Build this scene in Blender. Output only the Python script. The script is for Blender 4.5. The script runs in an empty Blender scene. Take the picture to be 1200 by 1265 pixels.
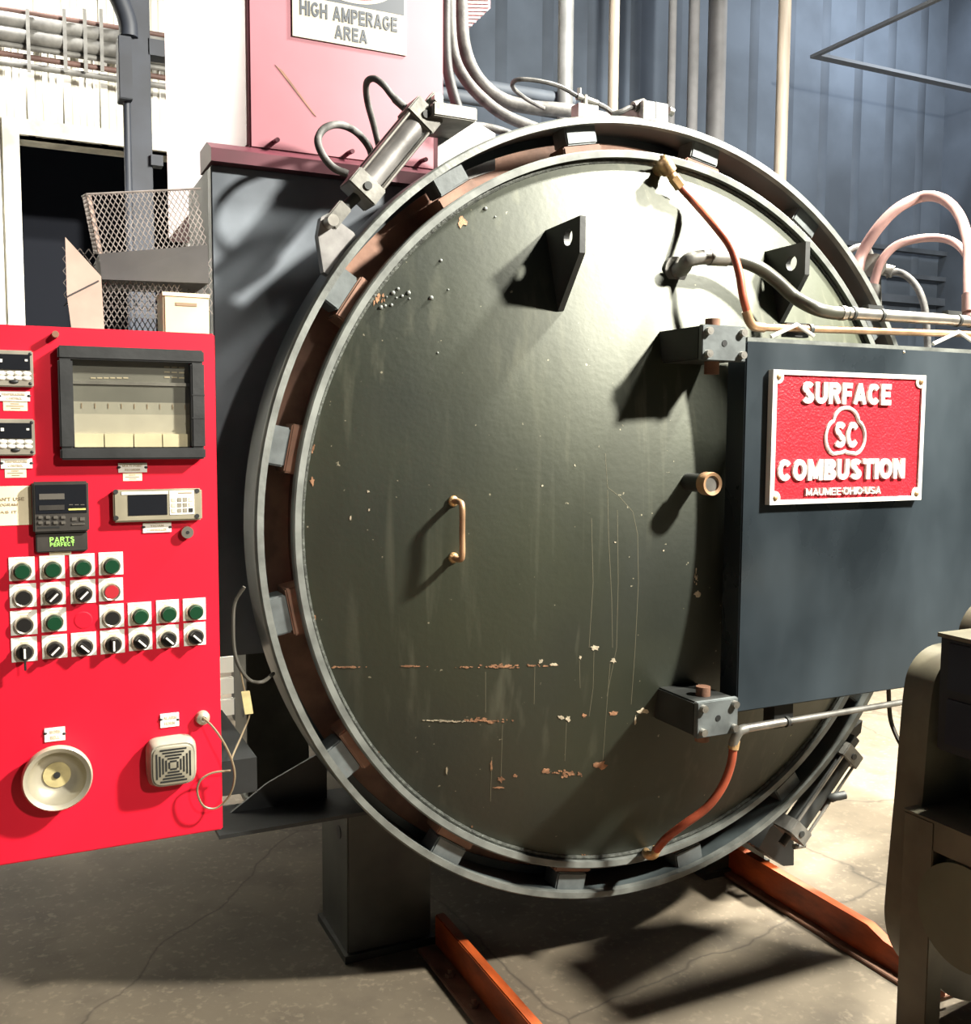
import bpy, bmesh, math, random
from mathutils import Vector, Matrix
random.seed(7)
V = Vector
S = bpy.context.scene
C = S.collection
# ------------------------------------------------------------------ camera
IW, IH, F = 1200, 1265, 1227.5
ZC = 1.30                                   # height of the furnace axis
CAM = V((-1.610, -2.342, ZC + 0.249))
yaw, pitch, roll = 0.4431, 0.08324, 0.00568
fw = V((math.sin(yaw)*math.cos(pitch), math.cos(yaw)*math.cos(pitch), -math.sin(pitch)))
r0 = V((math.cos(yaw), -math.sin(yaw), 0)); u0 = r0.cross(fw)
rt = math.cos(roll)*r0 + math.sin(roll)*u0
up = -math.sin(roll)*r0 + math.cos(roll)*u0
cd = bpy.data.cameras.new('camera'); cam = bpy.data.objects.new('camera', cd); C.objects.link(cam)
cd.sensor_fit = 'VERTICAL'; cd.sensor_height = 36.0; cd.lens = F/IH*36.0
cd.clip_start = 0.05; cd.clip_end = 100
cam.matrix_world = Matrix(((rt.x, up.x, -fw.x, CAM.x), (rt.y, up.y, -fw.y, CAM.y), (rt.z, up.z, -fw.z, CAM.z), (0, 0, 0, 1)))
S.camera = cam
# ------------------------------------------------------------------ world, lamps, exposure
w = bpy.data.worlds.new('world'); S.world = w; w.use_nodes = True
bg = w.node_tree.nodes['Background']; bg.inputs[0].default_value = (0.62, 0.72, 0.90, 1); bg.inputs[1].default_value = 0.03
S.view_settings.view_transform = 'Standard'; S.view_settings.look = 'None'
S.view_settings.gamma = 1.0; S.view_settings.use_curve_mapping = False
S.view_settings.exposure = 0.0
def lamp(name, loc, power, size, col, target, spread=None):
    d = bpy.data.lights.new(name, 'AREA'); d.shape = 'DISK'; d.size = size; d.energy = power; d.color = col
    if spread: d.spread = spread
    o = bpy.data.objects.new(name, d); C.objects.link(o); o.location = loc
    o.rotation_euler = (V(target)-V(loc)).to_track_quat('-Z', 'Y').to_euler()
    return o
def spot(name, loc, power, size, col, target, cone, blend=0.3):
    d = bpy.data.lights.new(name, 'SPOT'); d.shadow_soft_size = size; d.energy = power; d.color = col; d.spot_size = math.radians(cone); d.spot_blend = blend
    o = bpy.data.objects.new(name, d); C.objects.link(o); o.location = loc
    o.rotation_euler = (V(target)-V(loc)).to_track_quat('-Z', 'Y').to_euler()
    return o
lamp('high_bay_or_fill', (2.5, -3.1, 4.5), 1000, 0.35, (1.0, 0.96, 0.86), (0.1, 0.0, 1.5))
lamp('high_bay_or_fill', (1.8, -0.45, 4.7), 850, 0.35, (1.0, 0.97, 0.87), (0.4, 0.2, 1.0))
spot('flood_or_fill', (0.9, -6.2, 4.3), 1250, 0.12, (1.0, 0.95, 0.86), (-1.65, -0.3, 1.25), 18, 0.8)
spot('flood_or_fill', (3.2, 1.6, 5.2), 7000, 0.3, (1.0, 0.94, 0.80), (2.0, 0.9, 0.0), 56, 0.6)
lamp('high_bay_or_fill', (-2.8, 4.35, 6.4), 330, 0.4, (1.0, 0.98, 0.95), (-2.6, 5.0, 3.2), math.radians(84))
spot('flood_or_fill', (-3.2, 0.9, 4.4), 1100, 0.25, (1.0, 0.97, 0.95), (-1.0, 1.15, 2.95), 40, 0.5)
spot('flood_or_fill', (-1.7, 2.0, 4.8), 2600, 0.2, (1.0, 0.96, 0.88), (-1.2, 2.9, 0.2), 36, 0.5)  # added spot to brighten the louvred panel; no known fixture there
lamp('high_bay_or_fill', (5.2, 3.4, 5.9), 120, 0.5, (0.90, 0.95, 1.0), (5.0, 4.2, 0.0))  # added to lighten the upper right wall in place of lens haze

# ------------------------------------------------------------------ pixel ray -> point on a real plane
def ray(px, py): return fw + rt*((px-IW/2)/F) - up*((py-IH/2)/F)
def P(px, py, y=None, x=None, z=None):
    d = ray(px, py)
    if y is not None: t = (y-CAM.y)/d.y
    elif x is not None: t = (x-CAM.x)/d.x
    else: t = (z-CAM.z)/d.z
    return CAM + d*t
DH, DR = 0.24, 0.99                           # bulge and radius of the dished door
SR = (DR*DR+DH*DH)/(2*DH)
def dome_y(r): return 0.022-(math.sqrt(max(0, SR*SR-r*r))-(SR-DH))
def D(px, py):
    y = -0.1
    for _ in range(40):
        p = P(px, py, y=y); y = dome_y(math.hypot(p.x, p.z-ZC))
    return P(px, py, y=y)
# ------------------------------------------------------------------ materials
MATS = {}
def mat(name, col, rough=0.5, metal=0.0, var=0.0, scale=8.0, bump=0.0, col2=None, spec=None, coat=0.0, stretch=None, bscale=None, rvar=0.0):
    m = bpy.data.materials.new(name); m.use_nodes = True; MATS[name] = m
    nt = m.node_tree; b = nt.nodes['Principled BSDF']
    b.inputs['Base Color'].default_value = (*col, 1); b.inputs['Roughness'].default_value = rough; b.inputs['Metallic'].default_value = metal
    if spec is not None: b.inputs['Specular IOR Level'].default_value = spec
    if coat: b.inputs['Coat Weight'].default_value = coat
    if var or bump or rvar:
        tc = nt.nodes.new('ShaderNodeTexCoord'); mp = nt.nodes.new('ShaderNodeMapping'); nt.links.new(tc.outputs['Object'], mp.inputs[0])
        if stretch: mp.inputs['Scale'].default_value = stretch
        nz = nt.nodes.new('ShaderNodeTexNoise'); nz.inputs['Scale'].default_value = scale; nz.inputs['Detail'].default_value = 6
        nt.links.new(mp.outputs[0], nz.inputs[0])
        if var:
            cr = nt.nodes.new('ShaderNodeValToRGB'); nt.links.new(nz.outputs[0], cr.inputs[0])
            c2 = col2 if col2 else tuple(min(1, c*(1+var)) for c in col); c1 = col if col2 else tuple(c*(1-var) for c in col)
            cr.color_ramp.elements[0].position = 0.35; cr.color_ramp.elements[1].position = 0.65
            cr.color_ramp.elements[0].color = (*c1, 1); cr.color_ramp.elements[1].color = (*c2, 1)
            nt.links.new(cr.outputs[0], b.inputs['Base Color'])
        if rvar:
            mr = nt.nodes.new('ShaderNodeMapRange'); nt.links.new(nz.outputs[0], mr.inputs[0])
            mr.inputs[1].default_value = 0.3; mr.inputs[2].default_value = 0.7; mr.inputs[3].default_value = max(0, rough-rvar); mr.inputs[4].default_value = min(1, rough+rvar)
            nt.links.new(mr.outputs[0], b.inputs['Roughness'])
        if bump:
            n2 = nt.nodes.new('ShaderNodeTexNoise'); n2.inputs['Scale'].default_value = bscale or scale*6; n2.inputs['Detail'].default_value = 5
            nt.links.new(mp.outputs[0], n2.inputs[0])
            bp = nt.nodes.new('ShaderNodeBump'); bp.inputs['Strength'].default_value = bump; bp.inputs['Distance'].default_value = 0.0025
            nt.links.new(n2.outputs[0], bp.inputs['Height']); nt.links.new(bp.outputs[0], b.inputs['Normal'])
    return m
mat('ring_paint', (0.055, 0.068, 0.070), 0.42, 0.0, 0.35, 5, 0.12, rvar=0.12)
mat('lip_paint', (0.17, 0.18, 0.165), 0.45, 0.2, 0.3, 14, 0.25)
mat('tooth_steel', (0.13, 0.145, 0.145), 0.45, 0.25, 0.25, 16, 0.1)
mat('copper_primer', (0.27, 0.14, 0.09), 0.6, 0.0, 0.3, 12, 0.2)
mat('brown_primer', (0.12, 0.055, 0.036), 0.6, 0.0, 0.3, 9, 0.1)
mat('rim_paint', (0.16, 0.17, 0.155), 0.5, 0.1, 0.25, 18, 0.08)
mat('black_paint_or_shade', (0.012, 0.013, 0.013), 0.5, 0.0, 0.3, 8, 0.1)
mat('dark_steel', (0.03, 0.032, 0.03), 0.5, 0.1, 0.4, 7, 0.15, rvar=0.1)
mat('slate_paint', (0.15, 0.17, 0.195), 0.42, 0.0, 0.3, 3, 0.05, rvar=0.12)
mat('arm_paint', (0.025, 0.034, 0.041), 0.34, 0.0, 0.45, 2.2, 0.04, stretch=(1, 1, 0.6), rvar=0.14)
mat('pedestal_paint', (0.035, 0.036, 0.028), 0.45, 0.0, 0.4, 6, 0.1)
mat('cabinet_red', (0.66, 0.007, 0.028), 0.48, 0.0, 0.12, 2.5, 0.03, spec=0.3)
mat('hazed_red', (0.29, 0.10, 0.125), 0.5, 0.0, 0.12, 2.5, 0.03)  # red lightened to pink: lens haze is put into the colour
mat('lit_side', (0.72, 0.60, 0.58), 0.5, 0.0, 0.08, 2.5, 0.03)  # strongly lit side of the red enclosure, its light painted in as pale
mat('maroon', (0.075, 0.010, 0.020), 0.5, 0.0, 0.2, 5, 0.05)
mat('steel', (0.42, 0.40, 0.36), 0.35, 0.85, 0.2, 20, 0.08)
mat('cyl_steel', (0.30, 0.29, 0.28), 0.38, 0.6, 0.3, 12, 0.1)
mat('dull_steel', (0.20, 0.195, 0.175), 0.5, 0.4, 0.35, 14, 0.2)
mat('dust_hose', (0.08, 0.077, 0.072), 0.7, 0.0, 0.4, 30, 0.3)
mat('black_rubber', (0.02, 0.02, 0.02), 0.6, 0.0, 0.3, 20, 0.2)
mat('green_hose', (0.045, 0.045, 0.032), 0.40, 0.0, 0.25, 12, 0.05)
mat('red_hose', (0.36, 0.075, 0.035), 0.45, 0.0, 0.3, 12, 0.05)
mat('pink_hose', (0.30, 0.175, 0.155), 0.5, 0.0, 0.2, 10, 0.1)
mat('brass', (0.50, 0.32, 0.15), 0.45, 0.5, 0.35, 30, 0.4)
mat('copper_pipe', (0.45, 0.27, 0.15), 0.4, 0.5, 0.35, 14, 0.15)
mat('rust_orange', (0.34, 0.062, 0.012), 0.5, 0.1, 0.45, 6, 0.25, stretch=(3, 1, 3))
mat('rust_brown', (0.20, 0.10, 0.06), 0.75, 0.0, 0.4, 10, 0.3)
mat('rust_patch', (0.42, 0.22, 0.12), 0.8, 0.0, 0.4, 60, 0.5)
mat('chip_cream', (0.60, 0.52, 0.38), 0.8, 0.0, 0.3, 60, 0.4)
mat('drip', (0.16, 0.15, 0.10), 0.7)
mat('white_plate', (0.88, 0.86, 0.78), 0.45)
mat('cream_plate', (0.80, 0.70, 0.48), 0.6, 0.0, 0.1, 20)
mat('paper', (0.86, 0.76, 0.52), 0.7, 0.0, 0.15, 12)
mat('ink', (0.30, 0.22, 0.14), 0.7)
mat('faint_ink', (0.55, 0.47, 0.33), 0.7)
mat('ink_dark', (0.05, 0.07, 0.09), 0.6)
mat('recorder_black', (0.022, 0.023, 0.023), 0.45, 0.0, 0.3, 14, 0.1)
mat('recorder_face', (0.17, 0.165, 0.14), 0.5, 0.0, 0.15, 9)
mat('chart_paper', (0.55, 0.51, 0.41), 0.7, 0.0, 0.1, 12)
mat('chart_grey', (0.40, 0.38, 0.31), 0.7, 0.0, 0.1, 12)
mat('grey_bezel', (0.34, 0.31, 0.25), 0.4, 0.3, 0.15, 20)
mat('tan_bezel', (0.30, 0.27, 0.19), 0.45, 0.1, 0.1, 20)
mat('display_black', (0.012, 0.013, 0.016), 0.2)
mat('prog_black', (0.035, 0.031, 0.026), 0.5, 0.0, 0.2, 30)
mat('prog_grey', (0.10, 0.09, 0.075), 0.5)
mat('lime', (0.38, 0.75, 0.16), 0.5)
mat('yellow', (0.70, 0.65, 0.18), 0.5)
mat('button_green', (0.006, 0.045, 0.018), 0.3)
mat('button_black', (0.012, 0.011, 0.010), 0.35)
mat('button_red', (0.42, 0.02, 0.03), 0.4)
mat('chrome', (0.62, 0.58, 0.48), 0.28, 0.9)
mat('bell_grey', (0.36, 0.33, 0.25), 0.4, 0.35, 0.2, 9)
mat('horn_grey', (0.25, 0.235, 0.185), 0.5, 0.1, 0.2, 14)
mat('bell_yellow', (0.50, 0.42, 0.20), 0.6, 0.0, 0.2, 30)
mat('wire', (0.16, 0.12, 0.07), 0.5)
mat('wire_dark', (0.05, 0.045, 0.035), 0.6)
mat('sign_white', (0.72, 0.70, 0.65), 0.45, 0.0, 0.05, 10)
mat('sign_red', (0.50, 0.015, 0.028), 0.4, 0.0, 0.12, 60, 0.9, bscale=150)
mat('sign_cream', (0.36, 0.335, 0.27), 0.5, 0.0, 0.05, 6)
mat('sign_navy', (0.030, 0.038, 0.05), 0.5)
mat('sign_danger', (0.45, 0.04, 0.05), 0.5)
mat('floor_concrete', (0.115, 0.093, 0.064), 0.8, 0.0, 0.22, 1.6, 0.35, bscale=26)
def concrete_wear(m):                          # fine grit, oily stains and hairline cracks over the base tone
    nt = m.node_tree; N = nt.nodes.new; L = nt.links.new; b = nt.nodes['Principled BSDF']
    src = b.inputs['Base Color'].links[0].from_socket; tc = N('ShaderNodeTexCoord')
    def layer(src, tex, out, p0, p1, col, amt):
        r = N('ShaderNodeValToRGB'); r.color_ramp.elements[0].position = p0; r.color_ramp.elements[1].position = p1; L(tex.outputs[out], r.inputs[0])
        k = N('ShaderNodeMath'); k.operation = 'MULTIPLY'; k.inputs[1].default_value = amt; L(r.outputs[0], k.inputs[0])
        x = N('ShaderNodeMix'); x.data_type = 'RGBA'; L(k.outputs[0], x.inputs[0]); L(src, x.inputs[6]); x.inputs[7].default_value = col; return x.outputs[2]
    n1 = N('ShaderNodeTexNoise'); n1.inputs['Scale'].default_value = 48; n1.inputs['Detail'].default_value = 8; L(tc.outputs['Object'], n1.inputs[0])
    n2 = N('ShaderNodeTexNoise'); n2.inputs['Scale'].default_value = 5.5; n2.inputs['Detail'].default_value = 7; L(tc.outputs['Object'], n2.inputs[0])
    n3 = N('ShaderNodeTexNoise'); n3.inputs['Scale'].default_value = 2.0; n3.inputs['Detail'].default_value = 5; L(tc.outputs['Object'], n3.inputs[0])
    ad = N('ShaderNodeMix'); ad.data_type = 'RGBA'; ad.inputs[0].default_value = 0.22; L(tc.outputs['Object'], ad.inputs[6]); L(n3.outputs['Color'], ad.inputs[7])
    vo = N('ShaderNodeTexVoronoi'); vo.feature = 'DISTANCE_TO_EDGE'; vo.inputs['Scale'].default_value = 0.85; L(ad.outputs[2], vo.inputs['Vector'])
    src = layer(src, n2, 0, 0.50, 0.72, (0.045, 0.036, 0.026, 1), 0.55)
    src = layer(src, n1, 0, 0.56, 0.70, (0.21, 0.17, 0.12, 1), 0.5)
    inv = N('ShaderNodeMath'); inv.operation = 'SUBTRACT'; inv.inputs[0].default_value = 1.0; L(vo.outputs['Distance'], inv.inputs[1])
    src = layer(src, inv, 0, 0.9955, 0.9990, (0.02, 0.016, 0.012, 1), 0.6)
    L(src, b.inputs['Base Color'])
concrete_wear(MATS['floor_concrete'])
mat('wall_dark', (0.075, 0.095, 0.125), 0.85, 0.0, 0.3, 1.2, 0.1)
mat('girt_dark', (0.06, 0.072, 0.09), 0.7, 0.0, 0.3, 3)
mat('beam_pale', (0.20, 0.22, 0.25), 0.7)
mat('wall_white', (0.78, 0.76, 0.68), 0.65, 0.0, 0.18, 3.5, 0.2, stretch=(6, 6, 0.4))
mat('doorway_shade', (0.007, 0.010, 0.02), 0.8)
mat('frame_white', (0.72, 0.70, 0.62), 0.7, 0.0, 0.2, 9, 0.3)
mat('conduit', (0.20, 0.195, 0.18), 0.55, 0.2, 0.3, 12, 0.2)
mat('conduit_red', (0.15, 0.085, 0.07), 0.6, 0.0, 0.3, 10)
mat('column_dark', (0.020, 0.024, 0.034), 0.6, 0.0, 0.3, 4, 0.1)
mat('pole_grey', (0.20, 0.205, 0.205), 0.55, 0.3, 0.25, 6)
mat('pole_tan', (0.30, 0.255, 0.205), 0.6, 0.0, 0.2, 6, stretch=(6, 6, 0.5))
mat('pole_dim', (0.16, 0.16, 0.165), 0.8, 0.0, 0.2, 5)
mat('mesh_steel', (0.22, 0.19, 0.175), 0.55, 0.2, 0.3, 20)
mat('tray_grey', (0.07, 0.065, 0.065), 0.6, 0.0, 0.2, 8)
mat('tan_sheet', (0.46, 0.33, 0.27), 0.55, 0.0, 0.15, 8)
mat('beige', (0.74, 0.66, 0.42), 0.55, 0.0, 0.08, 10)
mat('louver_white', (0.85, 0.82, 0.72), 0.6)
mat('olive_steel', (0.12, 0.11, 0.075), 0.42, 0.1, 0.2, 8, 0.08)
mat('olive_green', (0.10, 0.105, 0.065), 0.5, 0.0, 0.15, 6)
mat('motor_black', (0.012, 0.013, 0.016), 0.45, 0.0, 0.2, 12, 0.1)
mat('panel_blue', (0.008, 0.009, 0.022), 0.3)
# clear pane
m = bpy.data.materials.new('glass'); m.use_nodes = True; MATS['glass'] = m
nt = m.node_tree; nt.nodes.remove(nt.nodes['Principled BSDF'])
gt = nt.nodes.new('ShaderNodeBsdfTransparent'); gt.inputs[0].default_value = (0.95, 0.95, 0.93, 1); gg = nt.nodes.new('ShaderNodeBsdfGlossy'); gg.inputs['Roughness'].default_value = 0.12
gm = nt.nodes.new('ShaderNodeMixShader'); gm.inputs[0].default_value = 0.07
nt.links.new(gt.outputs[0], gm.inputs[1]); nt.links.new(gg.outputs[0], gm.inputs[2]); nt.links.new(gm.outputs[0], nt.nodes['Material Output'].inputs[0])

def dome_material():
    m = bpy.data.materials.new('dome_paint'); m.use_nodes = True; MATS['dome_paint'] = m
    nt = m.node_tree; N = nt.nodes.new; L = nt.links.new; b = nt.nodes['Principled BSDF']
    tc = N('ShaderNodeTexCoord')
    def noise(scale, stretch, detail=6, rough=0.5):
        mp = N('ShaderNodeMapping'); mp.inputs['Scale'].default_value = stretch; L(tc.outputs['Object'], mp.inputs[0])
        n = N('ShaderNodeTexNoise'); n.inputs['Scale'].default_value = scale; n.inputs['Detail'].default_value = detail; n.inputs['Roughness'].default_value = rough
        L(mp.outputs[0], n.inputs[0]); return n.outputs[0]
    def ramp(src, p0, p1, c0=(0, 0, 0, 1), c1=(1, 1, 1, 1)):
        r = N('ShaderNodeValToRGB'); r.color_ramp.elements[0].position = p0; r.color_ramp.elements[1].position = p1
        r.color_ramp.elements[0].color = c0; r.color_ramp.elements[1].color = c1; L(src, r.inputs[0]); return r.outputs[0]
    def mix(fac, a, bb):
        x = N('ShaderNodeMix'); x.data_type = 'RGBA'
        if isinstance(fac, float): x.inputs[0].default_value = fac
        else: L(fac, x.inputs[0])
        for k, s in ((6, a), (7, bb)):
            if isinstance(s, tuple): x.inputs[k].default_value = s
            else: L(s, x.inputs[k])
        return x.outputs[2]
    def mul(a, bb):
        x = N('ShaderNodeMath'); x.operation = 'MULTIPLY'
        for k, s in ((0, a), (1, bb)):
            if isinstance(s, float): x.inputs[k].default_value = s
            else: L(s, x.inputs[k])
        return x.outputs[0]
    base = ramp(noise(1.6, (1, 1, 1)), 0.35, 0.65, (0.009, 0.013, 0.010, 1), (0.020, 0.025, 0.011, 1))
    # mineral streaks running down the paint, denser in the middle
    st = mul(ramp(noise(26, (1, 1, 0.035), 3), 0.54, 0.72), ramp(noise(2.2, (1, 1, 0.8), 2), 0.42, 0.60))
    col = mix(mul(st, 0.40), base, (0.17, 0.17, 0.12, 1))
    spk = ramp(noise(55, (1, 1, 1), 2), 0.74, 0.77)
    col = mix(mul(spk, 0.7), col, (0.42, 0.38, 0.26, 1))
    L(col, b.inputs['Base Color'])
    rr = ramp(noise(4, (1, 1, 0.4)), 0.3, 0.7, (0.48, 0.48, 0.48, 1), (0.62, 0.62, 0.62, 1)); L(rr, b.inputs['Roughness'])
    b.inputs['Specular IOR Level'].default_value = 1.0; b.inputs['Specular Tint'].default_value = (0.98, 1.0, 0.87, 1)
    bp = N('ShaderNodeBump'); bp.inputs['Strength'].default_value = 0.05; bp.inputs['Distance'].default_value = 0.01
    L(noise(60, (1, 1, 1)), bp.inputs['Height']); L(bp.outputs[0], b.inputs['Normal'])
dome_material()
mat('weld', (0.06, 0.065, 0.055), 0.5, 0.1, 0.5, 60, 1.0, bscale=140)

# ------------------------------------------------------------------ mesh building
class MB:
    def __init__(s): s.bm = bmesh.new()
    def box(s, a, b, bev=0.0):
        a, b = V(a), V(b); lo = V(map(min, a, b)); hi = V(map(max, a, b))
        vs = [s.bm.verts.new((x, y, z)) for x in (lo.x, hi.x) for y in (lo.y, hi.y) for z in (lo.z, hi.z)]
        fs = [s.bm.faces.new([vs[i] for i in f]) for f in ((0, 1, 3, 2), (4, 6, 7, 5), (0, 4, 5, 1), (2, 3, 7, 6), (0, 2, 6, 4), (1, 5, 7, 3))]
        if bev:
            es = list({e for f in fs for e in f.edges})
            bmesh.ops.bevel(s.bm, geom=es, offset=bev, segments=2, affect='EDGES')
        return s
    def obox(s, c, ax, ay, az, bev=0.0):          # half-axis vectors
        c, ax, ay, az = V(c), V(ax), V(ay), V(az)
        vs = [s.bm.verts.new(c+ax*i+ay*j+az*k) for i in (-1, 1) for j in (-1, 1) for k in (-1, 1)]
        fs = [s.bm.faces.new([vs[i] for i in f]) for f in ((0, 1, 3, 2), (4, 6, 7, 5), (0, 4, 5, 1), (2, 3, 7, 6), (0, 2, 6, 4), (1, 5, 7, 3))]
        if bev:
            es = list({e for f in fs for e in f.edges})
            bmesh.ops.bevel(s.bm, geom=es, offset=bev, segments=2, affect='EDGES')
        return s
    def cyl(s, p0, p1, r, r2=None, n=20, cap=True):
        p0, p1 = V(p0), V(p1); r2 = r if r2 is None else r2
        d = (p1-p0).normalized(); a = d.orthogonal().normalized(); b = d.cross(a)
        A = [s.bm.verts.new(p0+(a*math.cos(t)+b*math.sin(t))*r) for t in (2*math.pi*i/n for i in range(n))]
        B = [s.bm.verts.new(p1+(a*math.cos(t)+b*math.sin(t))*r2) for t in (2*math.pi*i/n for i in range(n))]
        for i in range(n): s.bm.faces.new((A[i], A[(i+1) % n], B[(i+1) % n], B[i]))
        if cap: s.bm.faces.new(A[::-1]); s.bm.faces.new(B)
        return s
    def tube(s, pts, r, n=10, sub=6, smooth=True):
        pts = [V(p) for p in pts]
        if smooth and len(pts) > 2:
            q = [pts[0]*2-pts[1]]+pts+[pts[-1]*2-pts[-2]]; out = []
            for i in range(1, len(q)-2):
                for k in range(sub):
                    t = k/sub; p0, p1, p2, p3 = q[i-1:i+3]
                    out.append(0.5*((2*p1)+(p2-p0)*t+(2*p0-5*p1+4*p2-p3)*t*t+(3*p1-p0-3*p2+p3)*t**3))
            out.append(pts[-1]); pts = out
        rs = r if isinstance(r, (list, tuple)) else [r]*len(pts)
        prev = None; a = None
        for i, p in enumerate(pts):
            d = ((pts[min(i+1, len(pts)-1)]-pts[max(i-1, 0)])).normalized()
            a = d.orthogonal().normalized() if a is None else (a-d*a.dot(d)).normalized()
            b = d.cross(a)
            ring = [s.bm.verts.new(p+(a*math.cos(t)+b*math.sin(t))*rs[i]) for t in (2*math.pi*k/n for k in range(n))]
            if prev:
                for k in range(n): s.bm.faces.new((prev[k], prev[(k+1) % n], ring[(k+1) % n], ring[k]))
            else: s.bm.faces.new(ring[::-1])
            prev = ring
        s.bm.faces.new(prev); return s
    def prism(s, poly, vec):
        vec = V(vec); A = [s.bm.verts.new(V(p)) for p in poly]; B = [s.bm.verts.new(V(p)+vec) for p in poly]; n = len(poly)
        s.bm.faces.new(A[::-1]); s.bm.faces.new(B)
        for i in range(n): s.bm.faces.new((A[i], A[(i+1) % n], B[(i+1) % n], B[i]))
        return s
    def lathe(s, prof, c=(0, 0, ZC), n=128, a0=0, a1=360, closed=True):   # prof: (r, y), axis along y
        c = V(c); full = abs(a1-a0-360) < 1e-6; m = n if full else n+1
        rings = []
        for i in range(m):
            t = math.radians(a0+(a1-a0)*i/n); rings.append([s.bm.verts.new((c.x+r*math.cos(t), c.y+y, c.z+r*math.sin(t))) for r, y in prof])
        k = len(prof)
        for i in range(n):
            A, B = rings[i], rings[(i+1) % m]
            for j in range(k if closed else k-1): s.bm.faces.new((A[j], A[(j+1) % k], B[(j+1) % k], B[j]))
        if not full and closed: s.bm.faces.new(rings[0]); s.bm.faces.new(rings[-1][::-1])
        return s
    def ball(s, c, r, sc=(1, 1, 1), n=12):
        bmesh.ops.create_uvsphere(s.bm, u_segments=n, v_segments=max(6, n//2), radius=r, matrix=Matrix.Translation(V(c)) @ Matrix.Diagonal((*sc, 1)))
        return s
def link(name, mb, material, parent=None, smooth=None, flat=False):
    bm = mb.bm; bmesh.ops.recalc_face_normals(bm, faces=bm.faces[:])
    me = bpy.data.meshes.new(name); bm.to_mesh(me); bm.free()
    me.materials.append(MATS[material])
    o = bpy.data.objects.new(name, me); C.objects.link(o)
    off = V((0, 0, 0))
    if parent is not None:
        o.parent = parent
        p = parent
        while p is not None: off += V(p.location); p = p.parent
        me.transform(Matrix.Translation(-off))
    else:                                         # origin at the thing's base
        co = [v.co for v in me.vertices]
        c = V(((min(v.x for v in co)+max(v.x for v in co))/2, (min(v.y for v in co)+max(v.y for v in co))/2, min(v.z for v in co)))
        me.transform(Matrix.Translation(-c)); o.location = c
    if not flat:
        me.polygons.foreach_set('use_smooth', [True]*len(me.polygons)); me.set_sharp_from_angle(angle=math.radians(38))
    return o
def thing(name, label, cat, loc, group=None):
    o = bpy.data.objects.new(name, None); C.objects.link(o); o.location = loc; o.empty_display_size = 0.1
    return tag(o, label, cat, group)
def tag(o, label, cat, group=None):
    o['label'] = label; o['category'] = cat
    if group: o['group'] = group
    return o
def struct(o, label=None):
    o['kind'] = 'structure'
    if label: o['label'] = label
    return o
def stuff(o): o['kind'] = 'stuff'; return o
def _arc(cx, cy, rx, ry, a0, a1, n=10): return [(cx+rx*math.cos(math.radians(a0+(a1-a0)*i/n)), cy+ry*math.sin(math.radians(a0+(a1-a0)*i/n))) for i in range(n+1)]
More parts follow.
